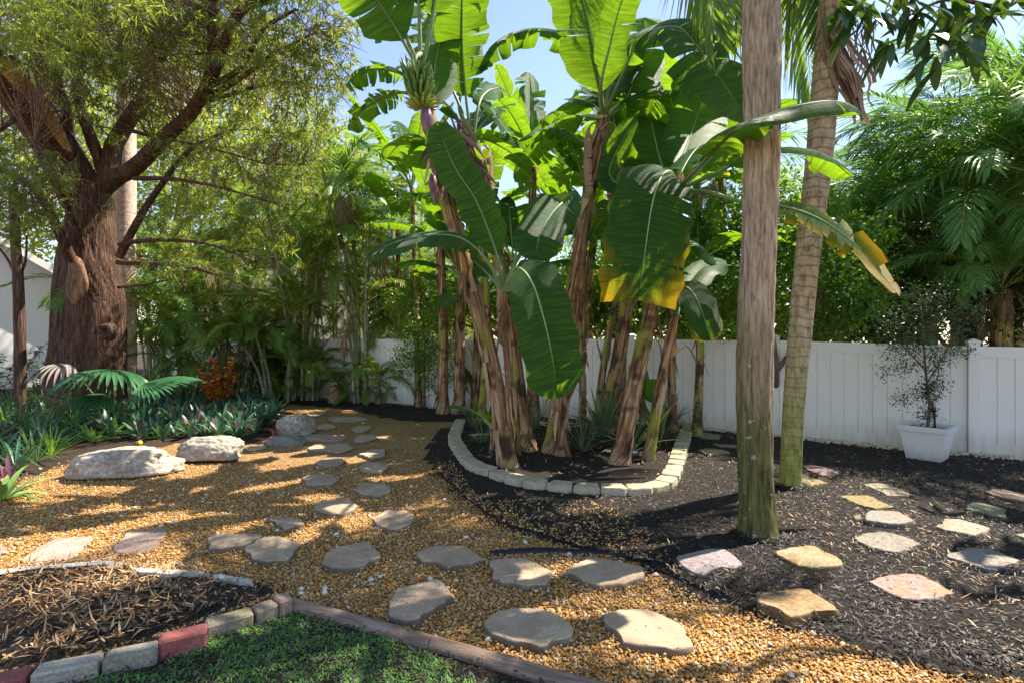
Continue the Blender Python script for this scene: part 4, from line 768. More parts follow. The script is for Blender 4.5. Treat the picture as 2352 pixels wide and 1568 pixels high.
# plant 7: thin one at the right
b7 = G(1488, 1064); r7 = bplant(b7, 'thin rightmost banana plant with a dark variegated leaf hanging beside the fence'); d7 = b7.y
pseudostem(r7, [b7, P(1515, 893, d7), P(1538, 780, d7), P(1552, 722, d7)], .075, .045, 7, 24, 12, 1.2)
A = P(1552, 730, d7)
banana_leaf(r7, [A, P(1560, 690, 6.5), P(1572, 660, 6.4), P(1592, 675, 6.3), P(1610, 710, 6.2), P(1634, 782, 6.2)], .24, (.1, -.9, .4), .3, 20, 12, .2, 71, yel=.7, c=.1)
banana_leaf(r7, [A, P(1565, 690, 6.8), P(1585, 650, 6.9), P(1620, 612, 7), P(1668, 600, 7.1)], .24, (-.1, -.7, .7), .3, 25, 10, .4, 72, c=.9)
banana_leaf(r7, [A, P(1555, 660, 6.6), P(1560, 600, 6.6), P(1590, 560, 6.6), P(1630, 590, 6.6), P(1645, 610, 6.6)], .18, (.3, -.6, .7), .35, 40, 10, .3, 73, c=.2)
banana_leaf(r7, [A, P(1530, 680, 6.6), P(1500, 650, 6.7), P(1470, 680, 6.8)], .15, (0, -.5, .8), .3, 40, 10, .3, 74, c=.9)
# more stems of the clump, seen behind
MORE = [((1290, 1052), [(1288, 950), (1285, 900), (1275, 830)], 0, .10, 'short cut banana stem, brown and fibrous, in the middle of the ring', 0),
        ((1370, 985), [(1385, 850), (1405, 740), (1425, 640)], 0, .075, 'slender pale banana stem leaning right towards the fence', 4),
        ((1355, 940), [(1350, 800), (1352, 650), (1368, 520)], 0, .12, 'banana plant at the rear of the ring behind the central stem', 7)]
for i, (bb, pth, _, rad_, lb, nl) in enumerate(MORE):
    b = G(*bb); q = bplant(b, lb); pp = [b] + [P(x, y, b.y) for x, y in pth]; pseudostem(q, pp, rad_, rad_ * .7, 80 + i, 24, 18)
    if nl: auto_leaves(q, pp[-1], nl, 1.7, .27, 90 + i, .5, az0=1.)
# background bananas
BG = [((1017, 938), [(1018, 760), (1012, 560)], 11.0, .15, 6, 2.0, .32, 'banana plant by the far fence, leftmost of its row'),
      ((1055, 944), [(1056, 800), (1060, 640)], 11., .16, 7, 1.9, .30, 'banana plant with a ragged brown trunk by the far fence, second of its row'),
      ((1092, 936), [(1095, 800), (1100, 700)], 11.3, .12, 7, 1.7, .28, 'short banana plant with low leaves by the far fence, third of its row'),
      ((1225, 920), [(1222, 600), (1224, 380)], 10.4, .14, 10, 2.1, .34, 'tall banana plant behind the clump, its star of leaves against the sky'),
      ((1480, 925), [(1490, 650), (1500, 400)], 9.8, .13, 9, 2.2, .36, 'tall leafy banana plant at the back, left of the thick palm'),
      ((1610, 930), [(1605, 650), (1600, 430)], 9.4, .12, 8, 2.0, .34, 'leafy banana plant at the back beside the thick palm trunk'),
      ((1320, 925), [(1325, 700), (1330, 560)], 11., .13, 8, 2.0, .34, 'leafy banana plant near the fence, right behind the central stems'),
      ((1150, 925), [(1150, 700), (1140, 560)], 11.4, .12, 7, 1.8, .30, 'leafy banana plant near the fence, behind the slim young one')]
for i, (bb, pth, dd, rad_, nl, L_, W_, lb) in enumerate(BG):
    b = P(bb[0], HY, dd); b.z = 0; q = bplant(b, lb); pp = [b] + [P(x, y, dd) for x, y in pth]; pseudostem(q, pp, rad_ * .8, rad_ * .55, 180 + i, 24, 20)
    auto_leaves(q, pp[-1], nl, L_, W_, 190 + i, .6, az0=i * .7, tear=.8)
MB_ = [((905, 760), 13.0, 520, 7, 1.9, .26, 'banana plant at the left rear whose pale leaf reaches towards the palms'),
       ((960, 760), 12.2, 430, 8, 2.2, .30, 'banana plant at the back left, apex just below the sky gap'),
       ((1105, 760), 9.6, 520, 7, 1.6, .24, 'banana plant behind the slim young one, with many torn leaves'),
       ((1190, 760), 9.0, 600, 6, 1.3, .22, 'short banana plant seen between the two tallest stems'),
       ((1250, 760), 12.5, 470, 8, 2.0, .30, 'banana plant at the very back in the centre'),
       ((1340, 760), 9.4, 430, 8, 1.7, .25, 'banana plant behind the central stem, leaves torn to ribbons'),
       ((1425, 760), 8.9, 360, 8, 1.9, .27, 'banana plant with backlit leaves above the wide drooping leaf'),
       ((1545, 760), 8.6, 330, 8, 2.0, .30, 'banana plant with glowing leaves near the thick palm trunk'),
       ((1650, 760), 10.2, 380, 8, 2.0, .30, 'banana plant directly behind the thick palm trunk'),
       ((1410, 760), 11.5, 560, 7, 1.8, .28, 'low banana plant against the fence behind the ring'),
       ((1600, 760), 8.4, 600, 5, 1.3, .22, 'short banana plant with pale leaves left of the thick palm trunk')]
for i, ((px, _), dd, ay, nl, L_, W_, lb) in enumerate(MB_):
    b = P(px, HY, dd); b.z = 0; q = bplant(b, lb); A = P(px + R.uniform(-15, 15), ay, dd); pseudostem(q, [b, b.lerp(A, .5) + Vector((R.gauss(0, .05), 0, 0)), A], .075, .05, 400 + i, 22, 16)
    auto_leaves(q, A, nl, L_, W_, 410 + i, .7, az0=i * 1.1, tear=1.0)
# low suckers
for i, (x, y, h, lb) in enumerate([(1082, 945, .9, 'young banana shoot with one upright leaf by the far fence'), (1128, 1050, .75, 'thin young banana shoot at the left edge of the ring'), (1500, 1030, 1.0, 'young banana shoot with drooping leaves at right inside the ring'), (1440, 940, 1.2, 'young banana shoot with a pale upright leaf in front of the fence')]):
    b = G(x, y); q = bplant(b, lb); A = b + Vector((0.02, 0, h * .55)); pseudostem(q, [b, A], .032, .02, 230 + i, 8, 3, 1.2)
    auto_leaves(q, A, 4, h * .9, .09 + .04 * (h > .8), 240 + i, 0, (35, 80), .1, az0=.6 + i)

for rt, a_, n_, L_ in ((r1, P(1012, 330, 6.15), 2, .7), (r2, P(1090, 345, 7), 3, 1.0), (r3, P(1382, 300, 6.6), 3, .9), (r5, P(1545, 460, 6.3), 2, .8), (r6, P(1468, 500, 8.), 2, .8), (r7, P(1552, 735, 6.6), 1, .5), (r4, P(1158, 700, 5.9), 1, .5)): dead_drape(rt, a_, n_, L_, int(L_ * 100) + n_)
auto_leaves(r1, P(1000, 330, 6.), 4, 1.4, 0.2, 511, .4, el=(15, 60), tear=1., az0=.5, span=2.4)
auto_leaves(r2, P(1085, 325, 7.), 5, 1.6, 0.24, 512, .4, el=(15, 60), tear=1., az0=.5, span=2.4)
auto_leaves(r3, P(1387, 270, 6.6), 6, 1.8, 0.26, 513, .4, el=(15, 60), tear=1., az0=.5, span=2.4)
auto_leaves(r5, P(1548, 440, 6.2), 5, 1.6, 0.24, 515, .4, el=(15, 60), tear=1., az0=.5, span=2.4)
# ---------------------------------------------------------------- palms
M_frond = leafmat('palm_frond', (.05, .14, .03), (.15, .27, .04), (.42, .62, .06), .35, .4, .45, dead=(.42, .34, .06))
M_frondb = leafmat('palm_frond_bluegreen', (.04, .14, .04), (.13, .27, .05), (.30, .56, .07), .32, .4, .5, dead=(.35, .28, .08))
M_frondd = leafmat('dry_palm_frond', (.12, .08, .045), (.30, .22, .13), (.28, .17, .07), .15, .85, .2)
M_cane = barkmat('palm_cane', ((.10, .11, .05), (.30, .30, .19), (.46, .44, .33), (.20, .24, .08)), 6, .3, .4, .006, rings=1.6, rough=.6)
M_rach = NT('palm_rachis'); M_rach = M_rach.done(M_rach.bsdf(M_rach.mix(M_rach.noise(M_rach.coord(world=True), 3), (.20, .28, .05), (.42, .40, .10)), .5, .4))
def frond_into(mb, path, n, L, W, ang=50, vang=25, dr=.35, t0=.2, yel=0., seed=0, mi=0, mr=1, rr=.012, c0=None, plumose=0., prof=None):
    r = np.random.default_rng(seed); k = 36; p = spline(path, k); T = unit(np.gradient(p, axis=0)); tube(mb, p, np.linspace(rr, rr * .25, k), 5, mr, cap=False)
    s = np.linspace(t0, 1., n); idx = s * (k - 1); i0 = np.clip(idx.astype(int), 0, k - 2); f = (idx - i0)[:, None]
    Q = p[i0] * (1 - f) + p[i0 + 1] * f; TT = unit(T[i0] * (1 - f) + T[i0 + 1] * f); up = np.array([0, 0, 1.]) - TT * TT[:, 2:3]; bad = np.linalg.norm(up, axis=1) < .15; up = np.where(bad[:, None], np.array([.3, -1, .2]), up); up = unit(up); sd_ = np.cross(TT, up)
    u = (s - t0) / (1 - t0); ln = L * (np.sin(np.pi * (.12 + .80 * u ** .8)) ** .7 if prof is None else prof(u)) * (.9 + .2 * r.random(n))
    a = np.radians(ang - 22 * u)[:, None] + r.normal(0, .07, (n, 1)); v = np.radians(vang)
    for sg in (-1, 1):
        vv = v + r.normal(0, .10 + plumose, (n, 1)); D = TT * np.cos(a) + np.sin(a) * (sd_ * sg * np.cos(vv) + up * np.sin(vv))
        U = up * np.cos(vv) - sd_ * sg * np.sin(vv)
        leaves(mb, Q, D, U, ln, W, dr * (.6 + .8 * r.random(n)), mi, (r.random(n) * .6 + .4 * r.random()) if c0 is None else np.clip(c0 + r.normal(0, .15, n), 0, 1), np.clip(yel + r.normal(0, .12, n), 0, 1) * (yel > 0), .3, .35)
def frond_mesh(name, L, seed, arch=1.0, el=55, n=44, ll=.42, W=.03, yel=0, dr=.35, vang=25, mats=None, t0=.2, plumose=0.):
    """a frond growing from the origin towards +x, arching under its weight"""
    e = math.radians(el); d = Vector((math.cos(e), 0, math.sin(e))); p = Vector((0, 0, 0)); pts = [p.copy()]; r = random.Random(seed)
    for k in range(8): p = p + d * L / 8; pts.append(p.copy()); d = (d + Vector((0, r.gauss(0, .03), -.21 * arch))).normalized()
    mb = MB(); frond_into(mb, pts, n, ll, W, 52, vang, dr, t0, yel, seed, plumose=plumose); return mb.mesh(name, mats or [M_frond, M_rach], smooth=False)
FA = [frond_mesh('areca_frond', 1.9, i, 1.0 + .25 * (i % 3), 62 - 6 * (i % 3), 40, .42, .028, yel=.25 if i == 3 else 0.) for i in range(5)]
FB = [frond_mesh('date_frond', 3.1, 20 + i, 1.1, 55, 78, .58, .027, dr=.4, vang=15, mats=[M_frondb, M_rach], plumose=.28) for i in range(3)]
FD = [frond_mesh('dead_frond', 1.8, 40 + i, 2.2, 10, 40, .4, .025, dr=.8, mats=[M_frondd, M_frondd]) for i in range(2)]
def crown(root, at, n, meshes, seed, sc=1., el=(-.5, .5), az=None, name='frond', dead=0):
    r = random.Random(seed); lo = Vector(at) - root.location
    for i in range(n):
        k = i / max(1, n - 1); a = i * 2.4 + r.gauss(0, .2) if az is None else r.uniform(*az); child(name, r.choice(meshes), root, lo, (r.gauss(0, .15), el[1] * -1 * (1 - k) + el[0] * -1 * k + r.gauss(0, .08), a), sc * r.uniform(.8, 1.15))
    for i in range(dead): child('dead_frond', r.choice(FD), root, lo, (0, r.uniform(0, .4), r.random() * 6.28), sc * r.uniform(.6, 1))
def areca(base, ncanes, h, label, seed, spread=.35, nf=6, lean=.16, sc=1., low=6):
    root = empty('areca_palm', (base[0], base[1], 0), label, 'palm', 'clumping palms along the far fence'); r = random.Random(seed)
    for i in range(ncanes):
        a = r.random() * 6.283; q = r.random() ** .5 * spread; H = h * r.uniform(.55, 1.05); b = Vector((base[0] + math.cos(a) * q, base[1] + math.sin(a) * q, -.05)); o = Vector((math.cos(a), math.sin(a), 0)) * H * lean * r.uniform(.3, 1.4)
        top = b + o + Vector((0, 0, H)); mid = b + o * .3 + Vector((0, 0, H * .5)); mb = MB(); pt = spline([b, mid, top], 26)
        tube(mb, pt, [r.uniform(.035, .05), .028], 8, bump=lambda an, l, i_: 1 + .09 * ((l * 7) % 1 < .12)); mb.build('cane', M_cane, root)
        crown(root, top, nf, FA, seed * 17 + i, sc * r.uniform(.85, 1.1), (-.45, .35), dead=1 if r.random() < .35 else 0)
    crown(root, (base[0], base[1], .1), low, FA, seed + 77, sc * .55, (-.1, .3)); return root
areca(P(690, HY, 13.6), 8, 5.2, 'tall many-caned palm clump left of the middle clump by the fence', 3, .35, 7)
areca(P(838, HY, 13.0), 9, 6.2, 'tallest many-caned palm clump, right of the others, pale canes fanning out', 4, .32, 7, .12)
areca(P(560, HY, 14.6), 6, 3.6, 'palm clump behind the red croton, leaning canes', 5, .45, 7, .3)
areca(P(430, HY, 13.8), 7, 2.4, 'lush low palm clump right behind the brown palm trunk', 6, .5, 8, .35, 1.1)
areca(P(520, HY, 12.9), 5, 1.9, 'low feathery palm clump left of the red croton', 7, .4, 8, .3, 1.0)
areca(P(930, HY, 15.5), 6, 6.4, 'tall palm clump beyond the fence with yellowing fronds', 8, .7, 8, .12, 1.1)
areca(P(780, HY, 17.0), 6, 7.2, 'very tall palm clump beyond the fence, crown meeting the tree foliage', 9, .8, 8, .1, 1.2)
areca(P(620, HY, 17.5), 5, 5.4, 'palm clump in front of the far white house', 10, .8, 8, .12, 1.2)
areca(P(1010, HY, 14.5), 6, 3.4, 'palm clump beyond the fence behind the climber', 21, .5, 8, .25, 1.0)
areca(P(740, HY, 15.2), 7, 3.0, 'low dense palm clump in the gap between the two tall clumps', 22, .6, 8, .3, 1.1)
areca(P(640, HY, 13.2), 6, 2.2, 'short spreading palm clump left of the first tall clump', 23, .35, 8, .3, .8)
areca(P(880, HY, 14.2), 6, 3.6, 'palm clump right of the tallest canes, fronds leaning over the fence', 24, .5, 8, .25, 1.0)
areca(P(350, HY, 16.0), 6, 4.2, 'palm clump deep behind the brown palm trunk', 25, .6, 8, .25, 1.2)
areca(P(480, HY, 17.5), 6, 5.2, 'yellowish palm clump far behind the low feathery ones', 26, .6, 8, .2, 1.2)
for i_, (x_, d_, lb_) in enumerate([(600, 14.0, 'low palm sprout at the foot of the fence left of the tall clumps'), (720, 13.4, 'low palm sprout between the two tall clumps'), (880, 12.9, 'low palm sprout right of the tallest canes'), (655, 14.6, 'low palm sprout against the fence behind the first tall clump'), (800, 14.0, 'low palm sprout hidden behind the tallest canes'), (450, 12.6, 'low palm sprout just left of the croton')]): areca(P(x_, HY, d_), 4, .8, lb_, 40 + i_, .25, 7, .3, .75, 8)
# short stumpy palm bases between the clumps
for x, y, lb in ((768, 925, 'shaggy brown palm stump between the tall palm clumps'), ):
    b = G(x, y); q = empty('palm_stump', b, lb, 'palm stump'); mb = MB(); tube(mb, [b, b + Vector((.03, 0, .2)), b + Vector((0, 0, .42))], [.17, .2, .12], 12, bump=lambda an, l, i: 1 + .2 * np.sin(an * 5 + l * 30)); mb.build('stump', M_stem, q); crown(q, (b[0], b[1], .4), 5, FA, 5, .35, (.1, .6))
# thick palm in front
b = G(1742, 1238); pr = empty('palm_tree', b, 'thick rough barked palm trunk nearest the camera, green with algae low down', 'palm')
M_pb = barkmat('palm_bark', ((.11, .07, .045), (.42, .31, .21), (.62, .50, .37), (.34, .26, .17)), 34, .13, 1., .035, algae=(1.3, 2.8, (.020, .032, .004), (.11, .13, .010), 2.4, .6), vw=.06)
def pbump(an, l, i):
    return 1 + np.array([.05 * mnoise.noise(Vector((math.cos(a) * 7, math.sin(a) * 7, l * 1.6))) + .05 * mnoise.noise(Vector((math.cos(a) * 3, math.sin(a) * 3, l * 7.))) + .06 * mnoise.noise(Vector((math.cos(a) * 11, math.sin(a) * 11, l * 5.))) + .05 * max(0, l - 2.2) / 2 * mnoise.noise(Vector((a * 2, l * 16, 0))) for a in an])
mb = MB(); top1 = P(1748, -900, 4.3); tp = spline([b + Vector((0, 0, -.02)), P(1734, 1050, 4.13), P(1733, 850, 4.13), P(1743, 560, 4.13), P(1750, 300, 4.13), P(1748, 0, 4.13), top1], 260)
tube(mb, tp, np.interp(np.linspace(0, 1, 260), [0, .015, .05, .2, .3, .55, .75, 1], [.165, .142, .128, .135, .128, .142, .146, .15]), 90, bump=pbump); mb.build('trunk', M_pb, pr)
crown(pr, top1, 9, [frond_mesh('crown_frond', 3.4, 60 + i, 1.15, 40, 70, .75, .035, dr=.9, vang=5) for i in range(3)], 1, 1., (-.75, .9))
# a hanging frond of that crown seen beside the trunk
for k, (pth, ll) in enumerate([([top1, P(1700, -420, 5.2), P(1740, -180, 6.0), P(1830, -60, 6.2), P(1860, -20, 6.2)], .9), ([top1, P(1620, -300, 5.2), P(1640, -120, 5.8), P(1680, -30, 6.), P(1700, 10, 6.)], .8)]):
    mb = MB(); frond_into(mb, pth, 60, ll, .03, 60, -50, .9, .45, .35, 80 + k); mb.build('frond', [M_frond, M_rach], pr)
# ringed palm
b = G(1814, 1124); p2 = empty('palm_tree', b, 'slimmer leaning ringed palm trunk, smooth and yellow green towards its base', 'palm')
M_pr = barkmat('ringed_palm_bark', ((.15, .11, .06), (.44, .35, .23), (.58, .49, .36), (.36, .28, .17)), 16, .35, 1., .015, rings=-9.5, vw=.05, algae=(1.0, 2.9, (.10, .13, .015), (.30, .31, .04), .6, .4))
mb = MB(); top2 = P(1925, -260, 5.5); tp = spline([b + Vector((0, 0, -.05)), P(1822, 950, 5.5), P(1838, 760, 5.5), P(1860, 540, 5.5), P(1880, 380, 5.5), P(1893, 220, 5.5), P(1905, 60, 5.5), top2], 260)
def rbump(an, l, i):
    w = l * 8.5 + .25 * np.sin(an * 2 + l * 3) + .18 * np.sin(an + l * 5); fr = w - np.floor(w); return 1 + .035 * np.exp(-((fr - .5) / .09) ** 2) + .02 * np.array([mnoise.noise(Vector((math.cos(a) * 3, math.sin(a) * 3, l * 3.))) for a in an])
tube(mb, tp, np.interp(np.linspace(0, 1, 260), [0, .03, .1, .6, .85, 1], [.120, .105, .102, .132, .118, .11]), 36, bump=rbump); mb.build('trunk', M_pr, p2)
crown(p2, top2, 14, [frond_mesh('crown_frond', 3.0, 65 + i, 1.3, 45, 60, .6, .035, dr=.7, vang=5) for i in range(2)], 2, 1., (-.8, .9))
mb = MB()
for k_ in range(26):
    o = Vector((R.gauss(0, .05), R.gauss(0, .04), R.gauss(0, .05))); e_ = R.uniform(.55, 1.0); pts = spline([P(1905, 70, 5.4) + o * .5, P(1930, 140, 5.35) + o, P(1958, 195, 5.3) + o * 1.3, P(1972, 240, 5.3) + o * .8, P(1988, 300, 5.3) + o * 2.0], 16)[:int(16 * e_)]; V = []; w0 = R.uniform(.012, .035); ph = R.random() * 6
    for i, q in enumerate(pts): w_ = w0 * (1.1 - i / 16 * .6) * (1 + .3 * math.sin(i * 1.3 + ph)); V += [q + np.array([-w_, .01 * math.sin(i + ph), -w_ * .3]), q + np.array([w_, -.015 * math.cos(i * 1.4 + ph), w_ * .3])]
    mb.add(V, [(i * 2, i * 2 + 1, i * 2 + 3, i * 2 + 2) for i in range(len(pts) - 1)], 0, None, R.random())
mb.build('dead_boot', leafmat('dead_boot', (.12, .065, .05), (.42, .30, .22), (.3, .15, .08), .15, .9), p2)
mb = MB()
for i in range(60): q = P(R.uniform(1880, 2010), R.uniform(0, 120), 5.4 + R.uniform(-.15, .1)); blade(mb, q, (R.gauss(0, .3), R.gauss(0, .2), -1), R.uniform(.15, .5), .02, (0, -1, 0), .4, 4, .4)
mb.build('fibre', M_frondd, p2)
# brown palm trunk behind the big tree
b = P(292, HY, 12.2); b.z = 0; p3 = empty('palm_tree', b, 'straight brown palm trunk just right of the big forked tree', 'palm'); mb = MB()
tube(mb, spline([b, P(291, 700, 12.2), P(289, 560, 12.2), P(290, 430, 12.2), P(292, -100, 12.2)], 80), [.20, .2, .2, .19, .2], 26, bump=lambda an, l, i: 1 + .02 * np.sin(l * 30 + np.sin(an * 2)) + .03 * np.array([mnoise.noise(Vector((math.cos(a) * 4, math.sin(a) * 4, l * 4))) for a in an]))
mb.build('trunk', barkmat('brown_palm_bark', ((.30, .19, .15), (.66, .48, .38), (.76, .60, .48), (.6, .44, .34)), 16, .7, .8, .02, vw=.05), p3); crown(p3, P(292, -100, 12.2), 14, FB, 33, 1., (-.6, .8))
# ---------------------------------------------------------------- palms and hedges beyond the right fence
def datepalm(base, h, n, label, seed, sc=1., lean=(0, 0), el=(-.55, .75), dead=4, mesh=None):
    q = empty('palm_tree', (base[0], base[1], 0), label, 'palm', 'palms beyond the right fence'); top = Vector((base[0] + lean[0], base[1] + lean[1], h)); mb = MB()
    tube(mb, spline([(base[0], base[1], 0), (base[0] + lean[0] * .3, base[1] + lean[1] * .3, h * .5), top], 20), [.16, .13], 12, bump=lambda an, l, i: 1 + .1 * np.sin(an * 5 + l * 22)); mb.build('trunk', M_stem, q)
    crown(q, top, n, mesh or FB, seed, sc, el, dead=dead)
datepalm(P(2230, HY, 9.4), 3.7, 30, 'full feathery palm beyond the fence at right, crown high over the potted shrub', 301, 1.1)
datepalm(P(2440, HY, 8.4), 4.1, 30, 'tall feathery palm at the right edge, its fronds entering the view', 302, 1.2)
datepalm(P(2080, HY, 10.5), 3.6, 32, 'feathery palm behind the others, its crown just right of the ringed trunk', 303, .95)
datepalm(P(2330, HY, 11.5), 6.2, 32, 'tallest palm beyond the fence, top right against the sky', 304, 1.15)
datepalm(P(2130, HY, 8.9), 2.3, 24, 'low broad palm just over the fence with dark arching fronds', 305, .62, mesh=FA + FB[:1], dead=2)
datepalm(P(2300, HY, 8.3), 2.4, 24, 'low dark palm close behind the fence right of the potted shrub', 306, .62, mesh=FB)
datepalm(P(2200, HY, 12.5), 5.2, 30, 'pale feathery palm standing between the tall crowns at right', 310, 1.05)
datepalm(P(2010, HY, 13.0), 3.9, 28, 'more distant pale palm seen between the ringed trunk and the feathery ones', 307, 1.0)
datepalm(P(1640, HY, 14.5), 6.0, 22, 'distant fan of fronds behind the bananas left of the thick trunk', 308, 1.0, dead=14)
datepalm(P(1330, HY, 19.), 4.6, 20, 'distant palm low behind the central banana stems', 309, .9, dead=10)
# ---------------------------------------------------------------- generic leafy growth
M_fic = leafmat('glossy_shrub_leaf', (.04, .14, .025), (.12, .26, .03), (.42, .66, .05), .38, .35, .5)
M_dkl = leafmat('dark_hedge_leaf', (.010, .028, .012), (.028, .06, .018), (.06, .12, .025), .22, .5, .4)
M_bgl = leafmat('distant_tree_leaf', (.09, .14, .02), (.24, .30, .04), (.60, .66, .08), .45, .5, .4)
M_twig = barkmat('twig_bark', ((.06, .035, .025), (.16, .10, .075), (.28, .20, .15), (.12, .08, .06)), 20, .3, .5, .004)
def blobs(bl, n, r=None):
    """points scattered through a set of soft balls (x, y, z, radius)"""
    bl = np.array(bl, float); wt = bl[:, 3] ** 3; wt = wt ** .8; wt /= wt.sum(); i = rng.choice(len(bl), n, p=wt); d = unit(rng.standard_normal((n, 3))); q = rng.random((n, 1)) ** (1 / 2.2); return bl[i, :3] + d * q * bl[i, 3:4] * np.array([1, 1, .85])
def leafcloud(mb, C, per, L, W, spread=.1, bend=.25, up=.3, m=0, yel=None, n=4, down=0.):
    k = len(C) * per; P_ = np.repeat(C, per, 0) + rng.standard_normal((k, 3)) * spread; D = unit(rng.standard_normal((k, 3))); D[:, 2] += up - down; U = unit(rng.standard_normal((k, 3)) * .6 + np.array([0, 0, 1.]))
    cc = np.repeat(rng.random(len(C)) * .6, per) + rng.random(k) * .4; leaves(mb, P_, D, U, L * (.7 + .6 * rng.random(k)), W * (.7 + .6 * rng.random(k)), bend, m, cc, 0. if yel is None else (rng.random(k) < yel) * .9, .2, .45, n)
def sticks(mb, root_pts, tips, r0=.012, r1=.003, wig=.12, n=7, m=0, sides=4):
    for t_ in tips:
        a = min(root_pts, key=lambda q: (q[0] - t_[0]) ** 2 + (q[1] - t_[1]) ** 2 + 1.0 * (q[2] - t_[2]) ** 2); a = np.array(a); L_ = np.linalg.norm(t_ - a)
        mid = (a + t_) / 2 + np.random.default_rng(int(abs(t_[0] * 1e4)) % 99991).standard_normal(3) * wig * L_ * .6 + np.array([0, 0, -.04 * L_]); tube(mb, spline([a, mid, t_], n), np.linspace(r0 * min(1.6, .5 + L_ * .5), r1, n), sides, m, cap=False)
def shrub(name, label, cat, base, bl, n, per, L, W, mat, trunk=None, group=None, nst=40, yel=None, r0=.012, n4=4, spread=.1, tr=.05):
    q = empty(name, (base[0], base[1], base[2] if len(base) > 2 else 0), label, cat, group); C = blobs(bl, n); mb = MB(); leafcloud(mb, C, per, L, W, spread, yel=yel, n=n4); mb.build('foliage', mat, q)
    mb = MB(); tp = []; bc = np.array(bl)[:, :3].mean(0)
    for pth in (trunk or [[(bc[0], bc[1], 0), tuple(bc)]] + [[(bc[0], bc[1], bc[2] * .4), q_[:3]] for q_ in bl[:6]]):
        s_ = spline(pth, 16); tube(mb, s_, [tr, tr * .4], 8); tp += [tuple(a) for a in s_[5:]]
    sticks(mb, tp, C[:nst], r0, .003); mb.build('branches', M_twig, q); return q
B3 = lambda px, py, d, r: (*P(px, py, d), r)
shrub('leafy_shrub', 'bright green glossy shrub growing up between the two palm trunks', 'shrub', P(1775, HY, 8.4)[:2] + (0,) if 0 else (P(1770, HY, 8.4).x, 8.4, 0),
      [B3(1800, 560, 8.6, .75), B3(1680, 520, 8.9, .7), B3(1900, 640, 8.2, .6), B3(1960, 560, 8.6, .6), B3(1650, 640, 8.8, .5), B3(1760, 440, 9., .6), B3(2000, 690, 8., .4), B3(1880, 480, 9., .5), B3(1700, 720, 8.6, .4), B3(1850, 740, 8.5, .4), B3(1930, 740, 8.4, .4), B3(1640, 720, 8.9, .4), B3(1620, 560, 9.2, .5)], 1700, 9, .10, .05, M_fic,
      [[G(1772, 985), P(1785, 850, 8.3), P(1770, 700, 8.5), P(1800, 560, 8.6)], [P(1785, 850, 8.3), P(1850, 760, 8.3), P(1900, 640, 8.2)], [P(1775, 760, 8.4), P(1720, 650, 8.7), P(1680, 540, 8.9)]], nst=90, spread=.12, tr=.045)
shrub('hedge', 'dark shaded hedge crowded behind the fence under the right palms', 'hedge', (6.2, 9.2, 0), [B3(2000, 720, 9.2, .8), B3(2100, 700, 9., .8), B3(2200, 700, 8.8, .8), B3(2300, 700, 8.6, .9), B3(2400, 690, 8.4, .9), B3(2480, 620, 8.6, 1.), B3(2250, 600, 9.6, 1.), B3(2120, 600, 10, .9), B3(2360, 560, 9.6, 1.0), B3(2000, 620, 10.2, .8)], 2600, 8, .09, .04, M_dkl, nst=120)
shrub('vine_shrub', 'small leaved bright green climber hanging in front of the far fence', 'shrub', (G(965, 935).x, G(965, 935).y, 0), [B3(950, 760, 11.6, .45), B3(1000, 720, 11.5, .45), B3(960, 830, 11.6, .42), B3(1010, 800, 11.4, .4), B3(985, 880, 11.6, .28), B3(920, 690, 11.8, .4), B3(1030, 860, 11.4, .22), B3(930, 820, 11.7, .3), B3(1000, 650, 11.6, .35)], 1000, 9, .06, .032, M_fic, [[G(975, 935), P(975, 800, 11.6), P(970, 700, 11.6)]], nst=60, tr=.03)
shrub('hedge', 'sunny green shrubs growing beyond the fence behind the banana clump', 'hedge', (0, 13.2, 0), [B3(900, 700, 14.2, .9), B3(1000, 690, 14, 1.), B3(1100, 680, 13.6, 1.), B3(1200, 690, 13.2, 1.), B3(1300, 700, 12.8, 1.), B3(1400, 690, 12.4, 1.), B3(1500, 680, 12., 1.), B3(1600, 690, 11.6, 1.), B3(1700, 680, 11.2, 1.), B3(1350, 620, 13.5, .9), B3(1450, 755, 11.4, .5), B3(1560, 755, 11., .5), B3(1660, 755, 10.6, .5), B3(1340, 755, 12, .5), B3(1240, 755, 12.6, .5), B3(1860, 745, 10, .6), B3(1950, 745, 9.8, .6), B3(2060, 750, 9.6, .5), B3(1530, 600, 13., 1.), B3(1120, 600, 14.5, .8)], 5000, 8, .14, .07, M_fic, nst=60, spread=.15)
